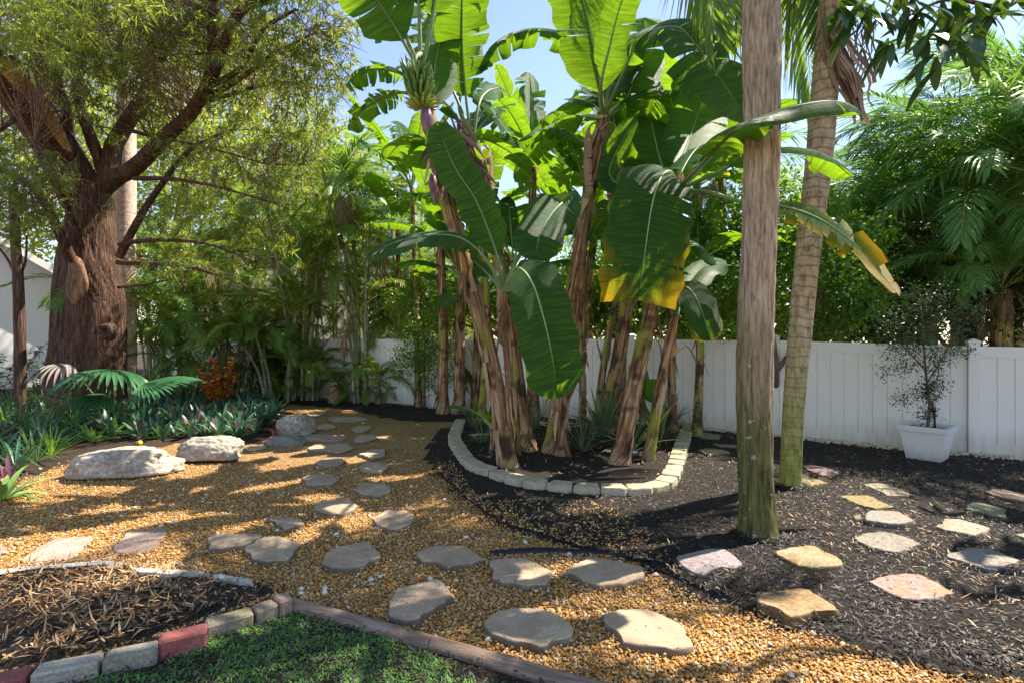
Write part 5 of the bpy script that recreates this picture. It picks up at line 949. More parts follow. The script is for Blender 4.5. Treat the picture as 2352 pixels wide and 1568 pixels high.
# distant tree masses beyond the fences
for nm, lb, base, bl, n, L in [
  ('tree', 'sunlit yellow green tree far behind the big forked tree at left', (-17, 22, 0), [(-12, 15, 6, 2.4), (-10, 16, 8, 2.6), (-14, 15, 9, 2.6), (-7.5, 17, 7, 2.2), (-17, 21, 7, 3.2), (-13, 22, 9, 3.2), (-20, 20, 10, 3), (-10, 23, 7.5, 2.6), (-16, 22, 12, 3), (-22, 20, 6, 3), (-11, 22, 12, 3), (-8, 23, 10, 2.)], 5600, .2),
  ('tree', 'broad dark green tree behind the white house at far left', (-24, 24, 0), [(-24, 22, 6, 3.5), (-20, 25, 4.5, 3), (-26, 20, 10, 4), (-16, 25, 4., 2.5)], 1800, .22),
  ('tree', 'low green tree beyond the fence behind the bananas', (-1.5, 21, 0), [(-2, 21, 3.0, 1.6), (-1, 19, 2.0, 1.2), (1.5, 18, 2.0, 1.2), (3.5, 17, 2.2, 1.3), (.5, 21, 3.4, 1.6), (3, 20, 3.2, 1.8), (5.2, 18, 3.6, 1.8), (-4, 22, 2.6, 1.4)], 1900, .16),
  ('tree', 'green tree mass beyond the fence behind the thick palm trunk', (8, 15, 0), [(6.5, 14.5, 3.6, 1.8), (4.6, 12.5, 2.4, 1.3), (6.2, 12.4, 2.2, 1.4), (7.6, 11.8, 2.2, 1.4), (3.4, 13.5, 2.2, 1.2), (8.5, 14, 4.2, 2.), (10.5, 13.5, 4.4, 2.2), (12.5, 13, 5, 2.5), (14, 11, 5.5, 2.5), (5, 15.5, 2.8, 1.4)], 4600, .16)]:
    shrub(nm, lb, 'tree', base, bl, n, 7, L, L * .5, M_bgl if base[0] < 5 else M_fic, nst=30, r0=.03, group=None, spread=.25, tr=.15)
# ---------------------------------------------------------------- houses
t = NT('painted_stucco'); M_stu = t.done(t.bsdf(t.mix(t.noise(t.coord(world=True), 2, 4), (.78, .76, .73), (.72, .70, .67)), .85, .2, t.bump(t.noise(t.coord(world=True), 60, 3), .3, .01)))
t = NT('roof_shingle'); n_ = t.vor(t.coord((4, 8, 8), world=True), 2, 'F1', 1); M_roof = t.done(t.bsdf(t.mix(.5, (.22, .15, .12), t.mix(t.noise(t.coord(world=True), 12), (.28, .2, .16), (.16, .11, .09))), .9, .2))
M_win = NT('window_glass'); M_win = M_win.done(M_win.bsdf((.10, .13, .17), .08, .8))
M_trim = NT('white_trim'); M_trim = M_trim.done(M_trim.bsdf((.80, .79, .77), .6, .3))
def house(name, label, c, ang, w_, l_, eave, ridge, wins, oh=.45):
    q = empty(name, (c[0], c[1], 0), label, 'house'); q.rotation_euler = (0, 0, ang); mb = MB(); hw, hl = w_ / 2, l_ / 2
    V = [(-hw, -hl, 0), (hw, -hl, 0), (hw, -hl, eave), (0, -hl, ridge), (-hw, -hl, eave), (-hw, hl, 0), (hw, hl, 0), (hw, hl, eave), (0, hl, ridge), (-hw, hl, eave)]
    mb.add(V, [(0, 1, 2, 3, 4), (6, 5, 9, 8, 7), (1, 6, 7, 2), (5, 0, 4, 9)]); mb.build('wall', M_stu, q, origin=(0, 0, 0), smooth=False)
    sl = (ridge - eave) / hw; mb = MB(); H = hw + oh; e = eave - oh * sl
    for sg in (-1, 1):
        A = [(0, ridge + .16), (sg * H, e + .16), (sg * H, e + .04), (0, ridge + .04)]; V = [(x, y, z) for y in (-hl - oh, hl + oh) for x, z in A]
        mb.add(V, [(0, 1, 5, 4), (1, 2, 6, 5), (2, 3, 7, 6), (0, 3, 2, 1), (4, 5, 6, 7)])
    rf = mb.build('roof', M_roof, q, origin=(0, 0, 0), smooth=False); mb = MB()
    for sg in (-1, 1):
        V = [(x, y, z) for y in (-hl - oh - .03, -hl - oh - .002) for x, z in [(0, ridge + .17), (sg * H, e + .17), (sg * H, e - .08), (0, ridge - .08)]]; mb.add(V, [(0, 1, 2, 3), (7, 6, 5, 4), (3, 2, 6, 7), (0, 4, 5, 1)])
    mb.build('fascia', M_trim, q, origin=(0, 0, 0), smooth=False)
    for (side, u, z, ww, hh) in wins:
        mb = MB(); mf = MB()
        def rect(m, uu, zz, a_, b_, off, th):
            if side == 'f': V = [(uu + sx * a_ / 2, -hl - off - k * th, zz + sz * b_ / 2) for k in (0, 1) for sx, sz in ((-1, -1), (1, -1), (1, 1), (-1, 1))]
            else: V = [(hw + off + k * th, uu + sx * a_ / 2, zz + sz * b_ / 2) for k in (0, 1) for sx, sz in ((-1, -1), (1, -1), (1, 1), (-1, 1))]
            m.add(V, [(4, 5, 6, 7), (0, 1, 5, 4), (2, 3, 7, 6), (1, 2, 6, 5), (3, 0, 4, 7)])
        rect(mf, u, z, ww, hh, .012, .01)
        for du, dz, a_, b_ in ((0, hh / 2 + .05, ww + .2, .1), (0, -hh / 2 - .05, ww + .2, .1), (-ww / 2 - .05, 0, .1, hh), (ww / 2 + .05, 0, .1, hh), (0, 0, .05, hh)): rect(mb, u + du, z + dz, a_, b_, .0125, .06)
        wn = mb.build('window', M_trim, q, origin=(0, 0, 0), smooth=False); mf.build('pane', M_win, wn, origin=(0, 0, 0), smooth=False)
    return q
house('house', 'white house with a brown roof at the left edge, wall partly sunlit', (-20.1, 18.0), math.radians(48), 8.4, 7, 2.8, 5.6, [])
house('house', 'pale two storey house far behind the palms in the middle left', (-9.0, 29.0), math.radians(5), 15, 8, 6.0, 8.2, [('f', -5, 1.6, 1.5, 1.3), ('f', -1.5, 1.6, 1.5, 1.3), ('f', 2.5, 1.6, 1.8, 1.6), ('f', -4.6, 4.5, 1.5, 1.3), ('f', -.5, 4.5, 1.5, 1.3), ('f', 3.6, 4.5, 1.5, 1.3)])
# dark umbrella seen at the left edge is left as the eave; low garden wall of the neighbour
# ---------------------------------------------------------------- big forked tree
M_bark = barkmat('furrowed_bark', ((.018, .010, .007), (.085, .046, .03), (.20, .12, .08), (.065, .037, .025)), 13, .10, 1., .05, vw=.2)
M_scar = NT('bare_wood'); _n = M_scar.noise(M_scar.coord((1, 1, .3)), 9, 5, .6, 1.); M_scar = M_scar.done(M_scar.bsdf(M_scar.ramp(_n, [(.3, (.09, .045, .025)), (.5, (.21, .11, .06)), (.7, (.36, .26, .18))]), .75, .2, M_scar.bump(_n, .6, .02)))
M_orange = NT('split_wood'); _n = M_orange.noise(M_orange.coord((1, 1, 1)), 30, 4); M_orange = M_orange.done(M_orange.bsdf(M_orange.ramp(_n, [(.35, (.22, .09, .03)), (.5, (.48, .25, .10)), (.62, (.60, .38, .2))]), .75, .2))
TB = P(205, HY, 11.0); TB.z = 0
tree = empty('tree', TB, 'massive old forked tree with furrowed brown bark and narrow drooping leaves', 'tree')
def barkbump(sc, amp=.06):
    def f(an, l, i):
        out = []
        for a in an:
            w = math.sin(l * 2.2) * .35; q = Vector((math.cos(a + w) * sc, math.sin(a + w) * sc, l * .7)); out.append(1 + amp * (1 - 2 * abs(mnoise.noise(q * 2.2))) + .06 * mnoise.noise(Vector((math.cos(a) * 1.5, math.sin(a) * 1.5, l * .9))))
        return np.array(out)
    return f
D_ = 11.0
mb = MB(); tube(mb, spline([TB + Vector((0, 0, -.1)), P(212, 900, D_), P(218, 800, D_), P(222, 700, D_), P(212, 600, D_), P(208, 500, D_), P(215, 430, D_)], 120), np.interp(np.linspace(0, 1, 120), [0, .12, .3, .45, .6, .8, 1], [.72, .58, .53, .49, .47, .42, .36]), 90, bump=barkbump(4.5))
mb.build('trunk', M_bark, tree)
mb = MB(); tube(mb, spline([P(172, 960, D_ + .5), P(163, 850, D_ + .5), P(166, 700, D_ + .5), P(165, 600, D_ + .6), P(176, 520, D_ + .6), P(185, 460, D_ + .6), P(190, 420, D_ + .6)], 100), [.58, .45, .38, .34, .28, .2, .15], 70, bump=barkbump(4.))
mb.build('trunk', M_bark, tree)
# scar and knot on the trunk, proud of the bark
def patch(c_, w_, h_, m, name, d_, pts=26, amp=.02):
    mb = MB(); V = [(*P(c_[0], c_[1], d_ - .05),)]; n = pts
    for k, (f_, dz) in enumerate(((.55, -.045), (.88, -.015), (1., .12))):
        for i in range(n):
            a = i / n * 6.283; rr = 1 + .10 * math.sin(a * 3 + 1) + .05 * math.sin(a * 5); V.append((*P(c_[0] + math.cos(a) * w_ * f_ * rr, c_[1] + math.sin(a) * h_ * f_ * rr, d_ + dz),))
    f = [(0, 1 + i, 1 + (i + 1) % n) for i in range(n)] + [(1 + k * n + i, 1 + (k + 1) * n + i, 1 + (k + 1) * n + (i + 1) % n, 1 + k * n + (i + 1) % n) for k in (0, 1) for i in range(n)]
    mb.add(V, f); return mb.build(name, m, tree)
patch((176, 645), 27, 62, M_scar, 'scar', D_ - .50)
mb = MB(); c_ = P(243, 761, D_ - .54); kn = []
for rr, zz in ((.17, .10), (.15, -.01), (.11, -.07), (.075, -.06), (.045, .0), (.02, .05)): kn.append((rr, zz))
V = [];n = 24
for rr, zz in kn:
    for i in range(n): a = i / n * 6.283; q = rr * (1 + .07 * math.sin(a * 3)); V.append((c_.x + math.cos(a) * q, c_.y + zz, c_.z + math.sin(a) * q * 1.1))
mb.add(V, [(k * n + i, k * n + n + i, k * n + n + (i + 1) % n, k * n + (i + 1) % n) for k in range(5) for i in range(n)]); mb.build('knot', M_bark, tree)
limbs = []
def limb(path, r0, r1, name='limb', n=50, sides=18, m=None):
    p = spline(path, n); mb = MB(); tube(mb, p, np.linspace(r0, r1, n), sides, bump=barkbump(2.5, .07)); mb.build(name, m or M_bark, tree); limbs.extend([tuple(q) for q in p[4:]]); return p
limb([P(200, 470, D_), P(150, 370, D_ - .3), P(95, 290, D_ - .8), P(40, 210, D_ - 1.4), P(-20, 130, D_ - 2.), P(-120, 20, D_ - 2.6)], .40, .30, n=60, sides=40)
mb = MB(); pts = [P(152, 345, 10.15), P(122, 298, 9.8), P(92, 258, 9.4), P(62, 218, 9.05), P(30, 180, 8.75), P(-6, 140, 8.5)]; ws = [.01, .07, .10, .09, .11, .12]; s_ = spline(pts, 24); V = []
for i, q in enumerate(s_): w_ = np.interp(i / 23, np.linspace(0, 1, 6), ws); V += [q + np.array([w_ * .8, .12, w_ * .8]), q + np.array([w_ * .3, -.05, w_ * .3]), q + np.array([-w_ * .3, -.05, -w_ * .3]), q + np.array([-w_ * .8, .12, -w_ * .8])]
mb.add(V, [(i * 4 + k, i * 4 + k + 1, i * 4 + 5 + k, i * 4 + 4 + k) for i in range(23) for k in range(3)]); mb.build('exposed_wood', M_orange, tree)
limb([P(240, 430, D_), P(274, 404, D_ - .2), P(308, 386, D_ - .5), P(376, 318, D_ - 1.), P(427, 274, D_ - 1.4), P(472, 205, D_ - 1.9), P(486, 154, D_ - 2.1), P(489, 68, D_ - 2.3), P(492, -40, D_ - 2.5)], .17, .07)
limb([P(225, 440, D_), P(253, 393, D_), P(260, 342, D_), P(290, 284, D_), P(342, 205, D_ - .3), P(356, 154, D_ - .4), P(345, 85, D_ - .6), P(358, -40, D_ - .8)], .19, .07)
limb([P(488, 175, D_ - 2.), P(547, 34, D_ - 2.6), P(609, 0, D_ - 2.8), P(700, -60, D_ - 3.2)], .09, .05)
limb([P(352, 165, D_ - .4), P(390, 110, D_ - .6), P(427, 60, D_ - .9), P(480, 0, D_ - 1.2), P(540, -80, D_ - 1.5)], .06, .03)
limb([P(476, 200, D_ - 1.9), P(550, 160, D_ - 2.2), P(603, 70, D_ - 2.6), P(680, 22, D_ - 3)], .06, .02)
limb([P(450, 240, D_ - 1.6), P(550, 182, D_ - 2), P(620, 130, D_ - 2.2), P(730, 72, D_ - 2.4)], .06, .015)
limb([P(450, 240, D_ - 1.6), P(520, 220, D_ - 1.5), P(640, 190, D_ - 1.6), P(760, 200, D_ - 1.6)], .05, .012)
limb([P(274, 590, D_ - .4), P(325, 493, D_ - .6), P(376, 417, D_ - .8), P(430, 350, D_ - 1.2), P(520, 300, D_ - 1.6)], .08, .02)
limb([P(275, 562, D_ - .4), P(342, 552, D_ - .8), P(462, 558, D_ - 1.6), P(560, 590, D_ - 2.)], .05, .012)
limb([P(270, 603, D_ - .4), P(410, 610, D_ - 1.), P(500, 632, D_ - 1.5), P(590, 670, D_ - 2)], .05, .012)
limb([P(272, 660, D_ - .4), P(342, 652, D_ - .8), P(400, 640, D_ - 1.3)], .03, .01)
limb([P(308, 410, D_ - .4), P(400, 412, D_ - 1.2), P(500, 430, D_ - 2.), P(640, 470, D_ - 2.4)], .05, .012)
limb([P(300, 301, D_ - .2), P(380, 320, D_ - 1.), P(480, 340, D_ - 1.6), P(620, 380, D_ - 2.)], .04, .012)
limb([P(165, 600, D_ - .5), P(110, 480, D_ - 1.), P(60, 420, D_ - 1.6), P(-20, 380, D_ - 2.2)], .10, .04)
limb([P(190, 560, D_ - .6), P(150, 460, D_ - 1.3), P(120, 400, D_ - 2.), P(80, 330, D_ - 2.6)], .05, .02)
limb([P(160, 330, D_ - .3), P(150, 240, D_ - .6), P(100, 120, D_ - 1.2), P(60, -20, D_ - 2)], .10, .04)
limb([P(240, 400, D_), P(180, 220, D_ - .6), P(200, 80, D_ - 1), P(230, -60, D_ - 1.4)], .12, .04)
limb([P(110, 300, D_ - .9), P(60, 260, D_ - 1.6), P(0, 300, D_ - 2.6), P(-60, 340, D_ - 3)], .06, .02)
CAN = [(60, 60, 8, 1.0), (180, 60, 8.2, 1.0), (300, 60, 9, 1.1), (420, 60, 9, 1.0), (540, 70, 8.6, 1.0), (650, 90, 8.4, .85), (750, 110, 8.4, .6), (700, 190, 8.8, .75), (780, 60, 8.6, .45), (790, 190, 9., .35), (60, 200, 11.2, .7), (190, 200, 9.5, .7), (300, 190, 10, .8),
       (420, 180, 10, .8), (560, 230, 9.2, .8), (660, 300, 9.2, .65), (740, 270, 9.4, .45), (420, 330, 9.6, .65), (540, 370, 9.2, .7), (640, 420, 9, .55), (700, 430, 9.2, .35), (470, 470, 9.6, .55), (380, 500, 9.8, .45), (560, 510, 9.2, .5), (640, 560, 9., .4), (420, 600, 9.6, .42), (530, 620, 9.2, .38), (600, 640, 9.0, .28), (350, 620, 9.8, .3),
       (20, 360, 8.6, .5), (100, 400, 8.2, .5), (30, 450, 8.4, .5), (100, 500, 8.6, .35), (10, 290, 10.8, .5), (380, 250, 10.4, .5), (240, 300, 10.2, .35), (20, 540, 9, .3), (60, 490, 8.4, .4), (240, 470, 9.6, .22), (680, 340, 9.6, .6), (580, 120, 10.5, 1.), (420, 100, 11.2, 1.1), (240, 60, 11.2, 1.1), (80, 90, 11, 1.1),
       (300, -120, 9, 1.2), (100, -120, 8.5, 1.2), (500, -120, 8.6, 1.1), (700, -80, 8.2, .9)]
CANB = [B3(*q) for q in CAN]; OVER = [(-4.5, 5.5, 6.5, 1.4), (-2.5, 4.8, 6.6, 1.3), (-6.5, 5.0, 5.5, 1.4), (-1.0, 6.6, 7.2, 1.2), (-3.5, 7.2, 7.6, 1.4), (-5.8, 3.2, 6.2, 1.4)]  # OVER: unseen overhead foliage, added to dapple the ground with shade
M_btl = leafmat('willow_leaf', (.045, .11, .028), (.14, .20, .035), (.52, .58, .06), .42, .4, .5, dead=(.45, .42, .05))
def tufts(mb, C, nl, L, W, drop=.35, yel=.02):
    k = len(C); ax = rng.standard_normal((k, 3)); ax[:, 2] -= drop; ax = unit(ax); P_ = np.repeat(C, nl, 0); A = np.repeat(ax, nl, 0); D = unit(A * .7 + rng.standard_normal((k * nl, 3)) * .62); P_ = P_ + A * rng.uniform(-.10, .06, (k * nl, 1))
    U = unit(np.cross(D, rng.standard_normal((k * nl, 3)))); cc = np.repeat(rng.random(k) * .7, nl) + .3 * rng.random(k * nl); leaves(mb, P_, D, U, L * (.6 + .7 * rng.random(k * nl)), W, .3, 0, cc, (np.repeat(rng.random(k), nl) < yel) * .6, .15, .4, 4)
C = blobs(CANB, 4300); C2 = blobs(OVER, 450)
mb = MB(); tufts(mb, C, 14, .14, .022); tufts(mb, C2, 12, .15, .03); tufts(mb, blobs([B3(60, 60, 5.4, .5), B3(170, 20, 5.6, .42), B3(300, -10, 5.8, .4)], 110), 14, .15, .016); mb.build('foliage', M_btl, tree)
lp = np.array(limbs); mb = MB(); tips = blobs(CANB, 900); tips = tips[np.argsort(rng.random(len(tips)))]
def twigs(mb, tips, lp, r0):
    hubs = []
    for t_ in tips:
        i = np.argmin(((lp - t_) ** 2).sum(1)); a = lp[i]; L_ = np.linalg.norm(t_ - a); md = (a + t_) / 2 + rng.standard_normal(3) * .13 * L_ + np.array([0, 0, .05 * L_]); s_ = spline([a, md, t_], 7); tube(mb, s_, np.linspace(r0 * min(2., .6 + L_ * .4), .004, 7), 4, cap=False); hubs += [s_[3], s_[5], s_[6]]
    return np.array(hubs)
hubs = twigs(mb, tips, lp, .012)
for h_ in hubs[rng.random(len(hubs)) < .95]:
    for _ in range(2): d = unit(rng.standard_normal(3)) ; e = h_ + d * rng.uniform(.2, .6) + np.array([0, 0, -.08]); tube(mb, spline([h_, (h_ + e) / 2 + rng.standard_normal(3) * .05, e], 4), [.005, .0045, .004, .003], 3, cap=False)
mb.build('twigs', M_twig, tree)
# slender tree at the left
b = P(48, HY, 9.8); b.z = 0; q = empty('young_tree', b, 'slender dark tree trunk at the left edge in front of the white house', 'tree'); mb = MB()
for pth, r_ in (([b, P(45, 760, 9.8), P(42, 640, 9.8), P(36, 560, 9.8), P(30, 430, 9.8)], [.10, .085, .07]), ([P(44, 655, 9.8), P(20, 600, 9.8), P(-10, 560, 9.8)], [.03, .015]), ([P(42, 640, 9.8), P(58, 600, 9.7), P(62, 540, 9.6)], [.03, .012])): tube(mb, spline(pth, 30), r_, 14, bump=barkbump(2, .05))
mb.build('trunk', M_bark, q); mb = MB(); leafcloud(mb, blobs([B3(30, 430, 9.8, .6), B3(-20, 500, 9.8, .5)], 160), 9, .11, .02, .12); mb.build('foliage', M_btl, q)
# ---------------------------------------------------------------- ground planting at left
M_rh = leafmat('oyster_plant_leaf', (.025, .10, .055), (.08, .18, .09), (.16, .28, .08), .18, .4, .5, dead=(.16, .035, .10))
M_br = leafmat('bright_strap_leaf', (.06, .17, .03), (.15, .30, .05), (.35, .55, .07), .3, .4, .5)
M_vg = leafmat('striped_strap_leaf', (.05, .12, .05), (.20, .27, .13), (.26, .38, .14), .25, .4, .4)
def rosette(n, L, W, seed, mat, el=(.35, 1.3), bend=.7, name='rosette', prof=None, under=0., v=.25):
    r = random.Random(seed); mb = MB(); st = R.getstate()
    for i in range(n):
        a = i * 2.4 + r.gauss(0, .2); e = r.uniform(*el); d = (math.cos(a) * math.cos(e), math.sin(a) * math.cos(e), math.sin(e)); blade(mb, (math.cos(a) * .015, math.sin(a) * .015, .01), d, L * r.uniform(.65, 1.1), W, (0, 0, 1), bend * r.uniform(.5, 1.4), 6, v, 0, r.random(), prof, under if r.random() < .35 else 0)
    return mb.mesh(name, mat)
RH = [rosette(15, .34, .055, i, M_rh, name='oyster_plant', under=.75) for i in range(4)]
front = [(x, y) for x in range(330, 640, 16) for y in range(0, 100, 12)]
def WHERE(q):
    px = CX + q.x / q.y * F; py = HY + CAMH * F / q.y
    row = 'front edge' if py > 985 else 'middle' if py > 955 else 'rear'; col = 'under the fan palm leaf' if px < 340 else 'above the shorter boulder' if px < 460 else 'before the red croton' if px < 550 else 'by the small pitted rock'
    return 'dark sword-leaved plant in the ' + row + ' of the bed, ' + col
pos = []
for _ in range(4000):
    px, py = R.uniform(240, 632), R.uniform(925, 1012); 
    if py > 1012 - max(0, (300 - px)) * .1 - max(0, px - 560) * .55: continue
    if py < 935 + max(0, 350 - px) * .1: continue
    q = G(px, py)
    if all((q - o).length > .23 for o in pos): pos.append(q)
for i, q in enumerate(pos[:150]):
    o = bpy.data.objects.new('oyster_plant', R.choice(RH)); S.collection.objects.link(o); o.location = (q.x, q.y, 0.01); o.rotation_euler = (R.gauss(0, .12), R.gauss(0, .12), R.random() * 6.28); o.scale = (R.uniform(.9, 1.45),) * 3
    tag(o, WHERE(q), 'plant', 'sword-leaved plants under the big tree')
def single(name, me, loc, sc, label, cat='plant', group=None, rz=None, tilt=.05):
    o = bpy.data.objects.new(name, me); S.collection.objects.link(o); o.location = loc; o.rotation_euler = (R.gauss(0, tilt), R.gauss(0, tilt), R.random() * 6.28 if rz is None else rz); o.scale = (sc,) * 3; return tag(o, label, cat, group)
bp_ = lambda t: min(1, .35 + 2 * t) if t < .35 else max(.03, (1 - ((t - .35) / .65) ** 1.8))
BRm = [rosette(11, .42, .095, 50 + i, M_br, (.3, 1.3), .6, 'broad_leaf', bp_) for i in range(3)]
for i, (px, py, s_, lb) in enumerate([(262, 1003, 1.0, 'bright green broad-leaved plant at the front of the bed beneath the fan palm leaf'), (215, 1018, .9, 'bright green broad-leaved plant with leaves lying on gravel left of the boulders'), (445, 950, .8, 'sunlit lime green plant among the dark sword-leaved ones'), (500, 945, .7, 'smaller sunlit lime green plant beside the purple-backed ones'), (575, 905, .6, 'lime green plant at the foot of the red croton')]): single('broad_leaved_plant', BRm[i % 3], G(px, py), s_, lb)
single('bromeliad', rosette(20, .50, .06, 71, leafmat('lime_strap_leaf', (.12, .26, .05), (.28, .42, .12), (.4, .55, .12), .3, .4, .5), (.2, 1.2), .9, 'bromeliad'), G(8, 1150), 1.0, 'pale lime strap-leaved plant cut off by the left edge, at the gravel')
single('bromeliad', rosette(8, .40, .05, 72, leafmat('purple_strap_leaf', (.10, .04, .08), (.22, .08, .14), (.3, .06, .12), .2, .4, .5), (.6, 1.3), .5, 'bromeliad'), G(22, 1120), .9, 'purple-leaved plant poking from behind the pale lime one at left edge')
# feathery and grassy mix at the far left
MIX = [rosette(26, .55, .028, 80, leafmat('fine_green_leaf', (.035, .11, .04), (.12, .22, .07), (.28, .42, .08), .3, .45), (.5, 1.4), .8, 'lily_clump'), rosette(22, .62, .04, 81, M_rh, (.4, 1.3), .9, 'lily_clump'), rosette(30, .5, .022, 82, M_fic, (.5, 1.45), .6, 'lily_clump')]
pos = []
for _ in range(1500):
    px, py = R.uniform(-120, 250), R.uniform(930, 1085)
    if py > 1085 - max(0, px - 60) * .62: continue
    q = G(px, py)
    if all((q - o).length > .34 for o in pos): pos.append(q)
for q in pos[:60]: single('grassy_plant', R.choice(MIX), q, R.uniform(.75, 1.15), ('tall' if q.y > 9 else 'low') + ' grassy green plant in the left bed, ' + ('at the gravel edge' if q.y < 7.5 else 'behind the front row' if q.y < 9 else 'nearest the forked tree') + (' by the view edge' if q.x / q.y < -.92 else ''), 'plant', 'grassy plants at the left')
# feathery stems
def stemplant(base, n, h, L, W, mat, seed, label, cat='plant', name='leafy_plant', spread=.25, per=22, group=None, upl=.4):
    q = empty(name, base, label, cat, group); r = random.Random(seed); mb = MB(); ml = MB()
    for i in range(n):
        a = r.random() * 6.28; rr = r.random() * spread; b = Vector(base) + Vector((math.cos(a) * rr * .4, math.sin(a) * rr * .4, 0)); top = b + Vector((math.cos(a) * rr * 1.4, math.sin(a) * rr * 1.4, h * r.uniform(.6, 1.1))); s_ = spline([b, (b + top) / 2 + Vector((r.gauss(0, .03), r.gauss(0, .03), .05)), top], 12); tube(mb, s_, [.008, .004], 5)
        t_ = np.random.default_rng(seed * 9 + i); k = per; ii = t_.uniform(3, 11, k); i0 = ii.astype(int).clip(0, 10); Q = s_[i0] + (s_[i0 + 1] - s_[i0]) * (ii - i0)[:, None]; an = t_.random(k) * 6.28; D = np.stack([np.cos(an), np.sin(an), np.full(k, upl)], 1)
        leaves(ml, Q, D, np.stack([-np.cos(an) * .4, -np.sin(an) * .4, np.ones(k)], 1), L * t_.uniform(.6, 1.1, k), W, .35, 0, t_.random(k), 0, .2, .42, 6)
    mb.build('stems', M_twig, q); ml.build('foliage', mat, q)
stemplant(G(95, 925), 14, 1.0, .2, .07, M_fic, 1, 'bushy yellow-green leafed shrub at the foot of the white house wall', 'shrub', spread=.5)
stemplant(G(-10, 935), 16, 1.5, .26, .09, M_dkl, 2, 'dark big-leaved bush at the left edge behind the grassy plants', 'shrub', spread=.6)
stemplant(G(60, 1010), 12, .8, .16, .02, MIX and M_br, 3, 'fine feathery upright plant in the front of the left bed', spread=.4, per=34)
stemplant(G(120, 990), 12, .7, .16, .025, M_rh, 4, 'bluish green willowy plant beside the fine feathery one', spread=.4, per=30)
# croton
M_cr = NT('croton_leaf'); _c = M_cr.ramp(M_cr.attr('rnd').outputs['Fac'], [(0, (.08, .12, .02)), (.2, (.45, .05, .02)), (.5, (.70, .10, .03)), (.7, (.75, .30, .03)), (.9, (.78, .55, .06))]); M_cr = M_cr.done(M_cr.bsdf(_c, .35, .5))
stemplant(tuple(P(497, HY, 11.4).xy) + (0,), 26, 1.08, .19, .085, M_cr, 5, 'red, orange and yellow croton bush glowing beyond the leafy bed', 'shrub', 'croton_bush', .3, 26, upl=.9)
# fan palm
M_fan = leafmat('fan_leaf', (.025, .11, .045), (.07, .19, .07), (.2, .4, .08), .22, .35, .5)
def fan(root, hub, out, up, L, n, spread, mat, seed, droop=.5, name='fan_leaf', stalk=None):
    r = random.Random(seed); mb = MB(); out = np.array(out, float); out /= np.linalg.norm(out); up = np.array(up, float); sd_ = unit(np.cross(out, up)); hub = np.array(hub, float)
    for i in range(n):
        a = (i / (n - 1) - .5) * spread; d = out * math.cos(a) + sd_ * math.sin(a); blade(mb, hub, d, L * (.75 + .25 * math.cos(a * .8)) * r.uniform(.92, 1.05), .07 * L / .9, up, droop * (1 + .5 * abs(a)), 9, .55, 0, .3 + .4 * r.random(), lambda t: min(1, .25 + 1.6 * t) if t < .5 else max(.02, 1 - ((t - .5) / .5) ** 1.3))
    lf = mb.build(name, mat, root)
    if stalk is not None: mb = MB(); tube(mb, spline([stalk, (Vector(stalk) + Vector(tuple(hub))) / 2 + Vector((0, 0, .08)), Vector(tuple(hub))], 10), [.014, .009], 6); mb.build('stalk', M_rach, lf, origin=root.location)
b = P(262, HY, 9.6); b.z = 0; q = empty('fan_palm', b, 'low fan palm with huge pleated leaves in front of the forked tree', 'palm')
fan(q, P(262, 850, 9.4), (.15, -.6, .1), (.1, -.2, 1), 1.15, 30, 3.6, M_fan, 1, .95, stalk=b)
fan(q, P(330, 880, 9.3), (1, -.3, .12), (0, -.3, 1), 1.0, 22, 1.9, M_fan, 2, .45, stalk=b)
fan(q, P(240, 905, 9.4), (-.3, -.8, .0), (0, -.4, 1), .8, 20, 2.6, M_fan, 3, .9, stalk=b)
fan(q, P(155, 836, 9.9), (-.2, -.7, .1), (0, -.2, 1), .8, 16, 2.8, leafmat('dead_fan', (.22, .17, .15), (.40, .34, .31), (.2, .15, .1), .1, .9), 4, 1.5, 'dead_fan_leaf', stalk=b)
# strap-leaved plants in the ring
VG = [rosette(34, .62, .026, 90 + i, M_vg, (.5, 1.45), .95, 'spider_plant') for i in range(3)]
for px, py, s_, lb in [(1382, 1010, 1.75, 'largest striped strap-leaved plant in the middle of the ring'), (1340, 1040, .9, 'striped strap-leaved plant between the stem bases, left of largest'), (1450, 1040, 1.2, 'striped strap-leaved plant at the base of the leaning right banana'), (1515, 1020, 1.35, 'striped strap-leaved plant against the right arm of the ring'), (1540, 990, 1.2, 'striped strap-leaved plant at the back of the right arm'), (1225, 990, .9, 'striped strap-leaved plant behind the cut stems'), (1200, 960, .9, 'striped strap-leaved plant at the back left of the ring'), (1110, 1020, .55, 'small spidery green plant near the left arm of the ring'), (1090, 985, .6, 'small spidery green plant at the far end of the left arm'), (1410, 960, 1.5, 'striped strap-leaved plant at the rear middle, against the fence')]: single('spider_plant', R.choice(VG), G(px, py, .03), s_, lb)
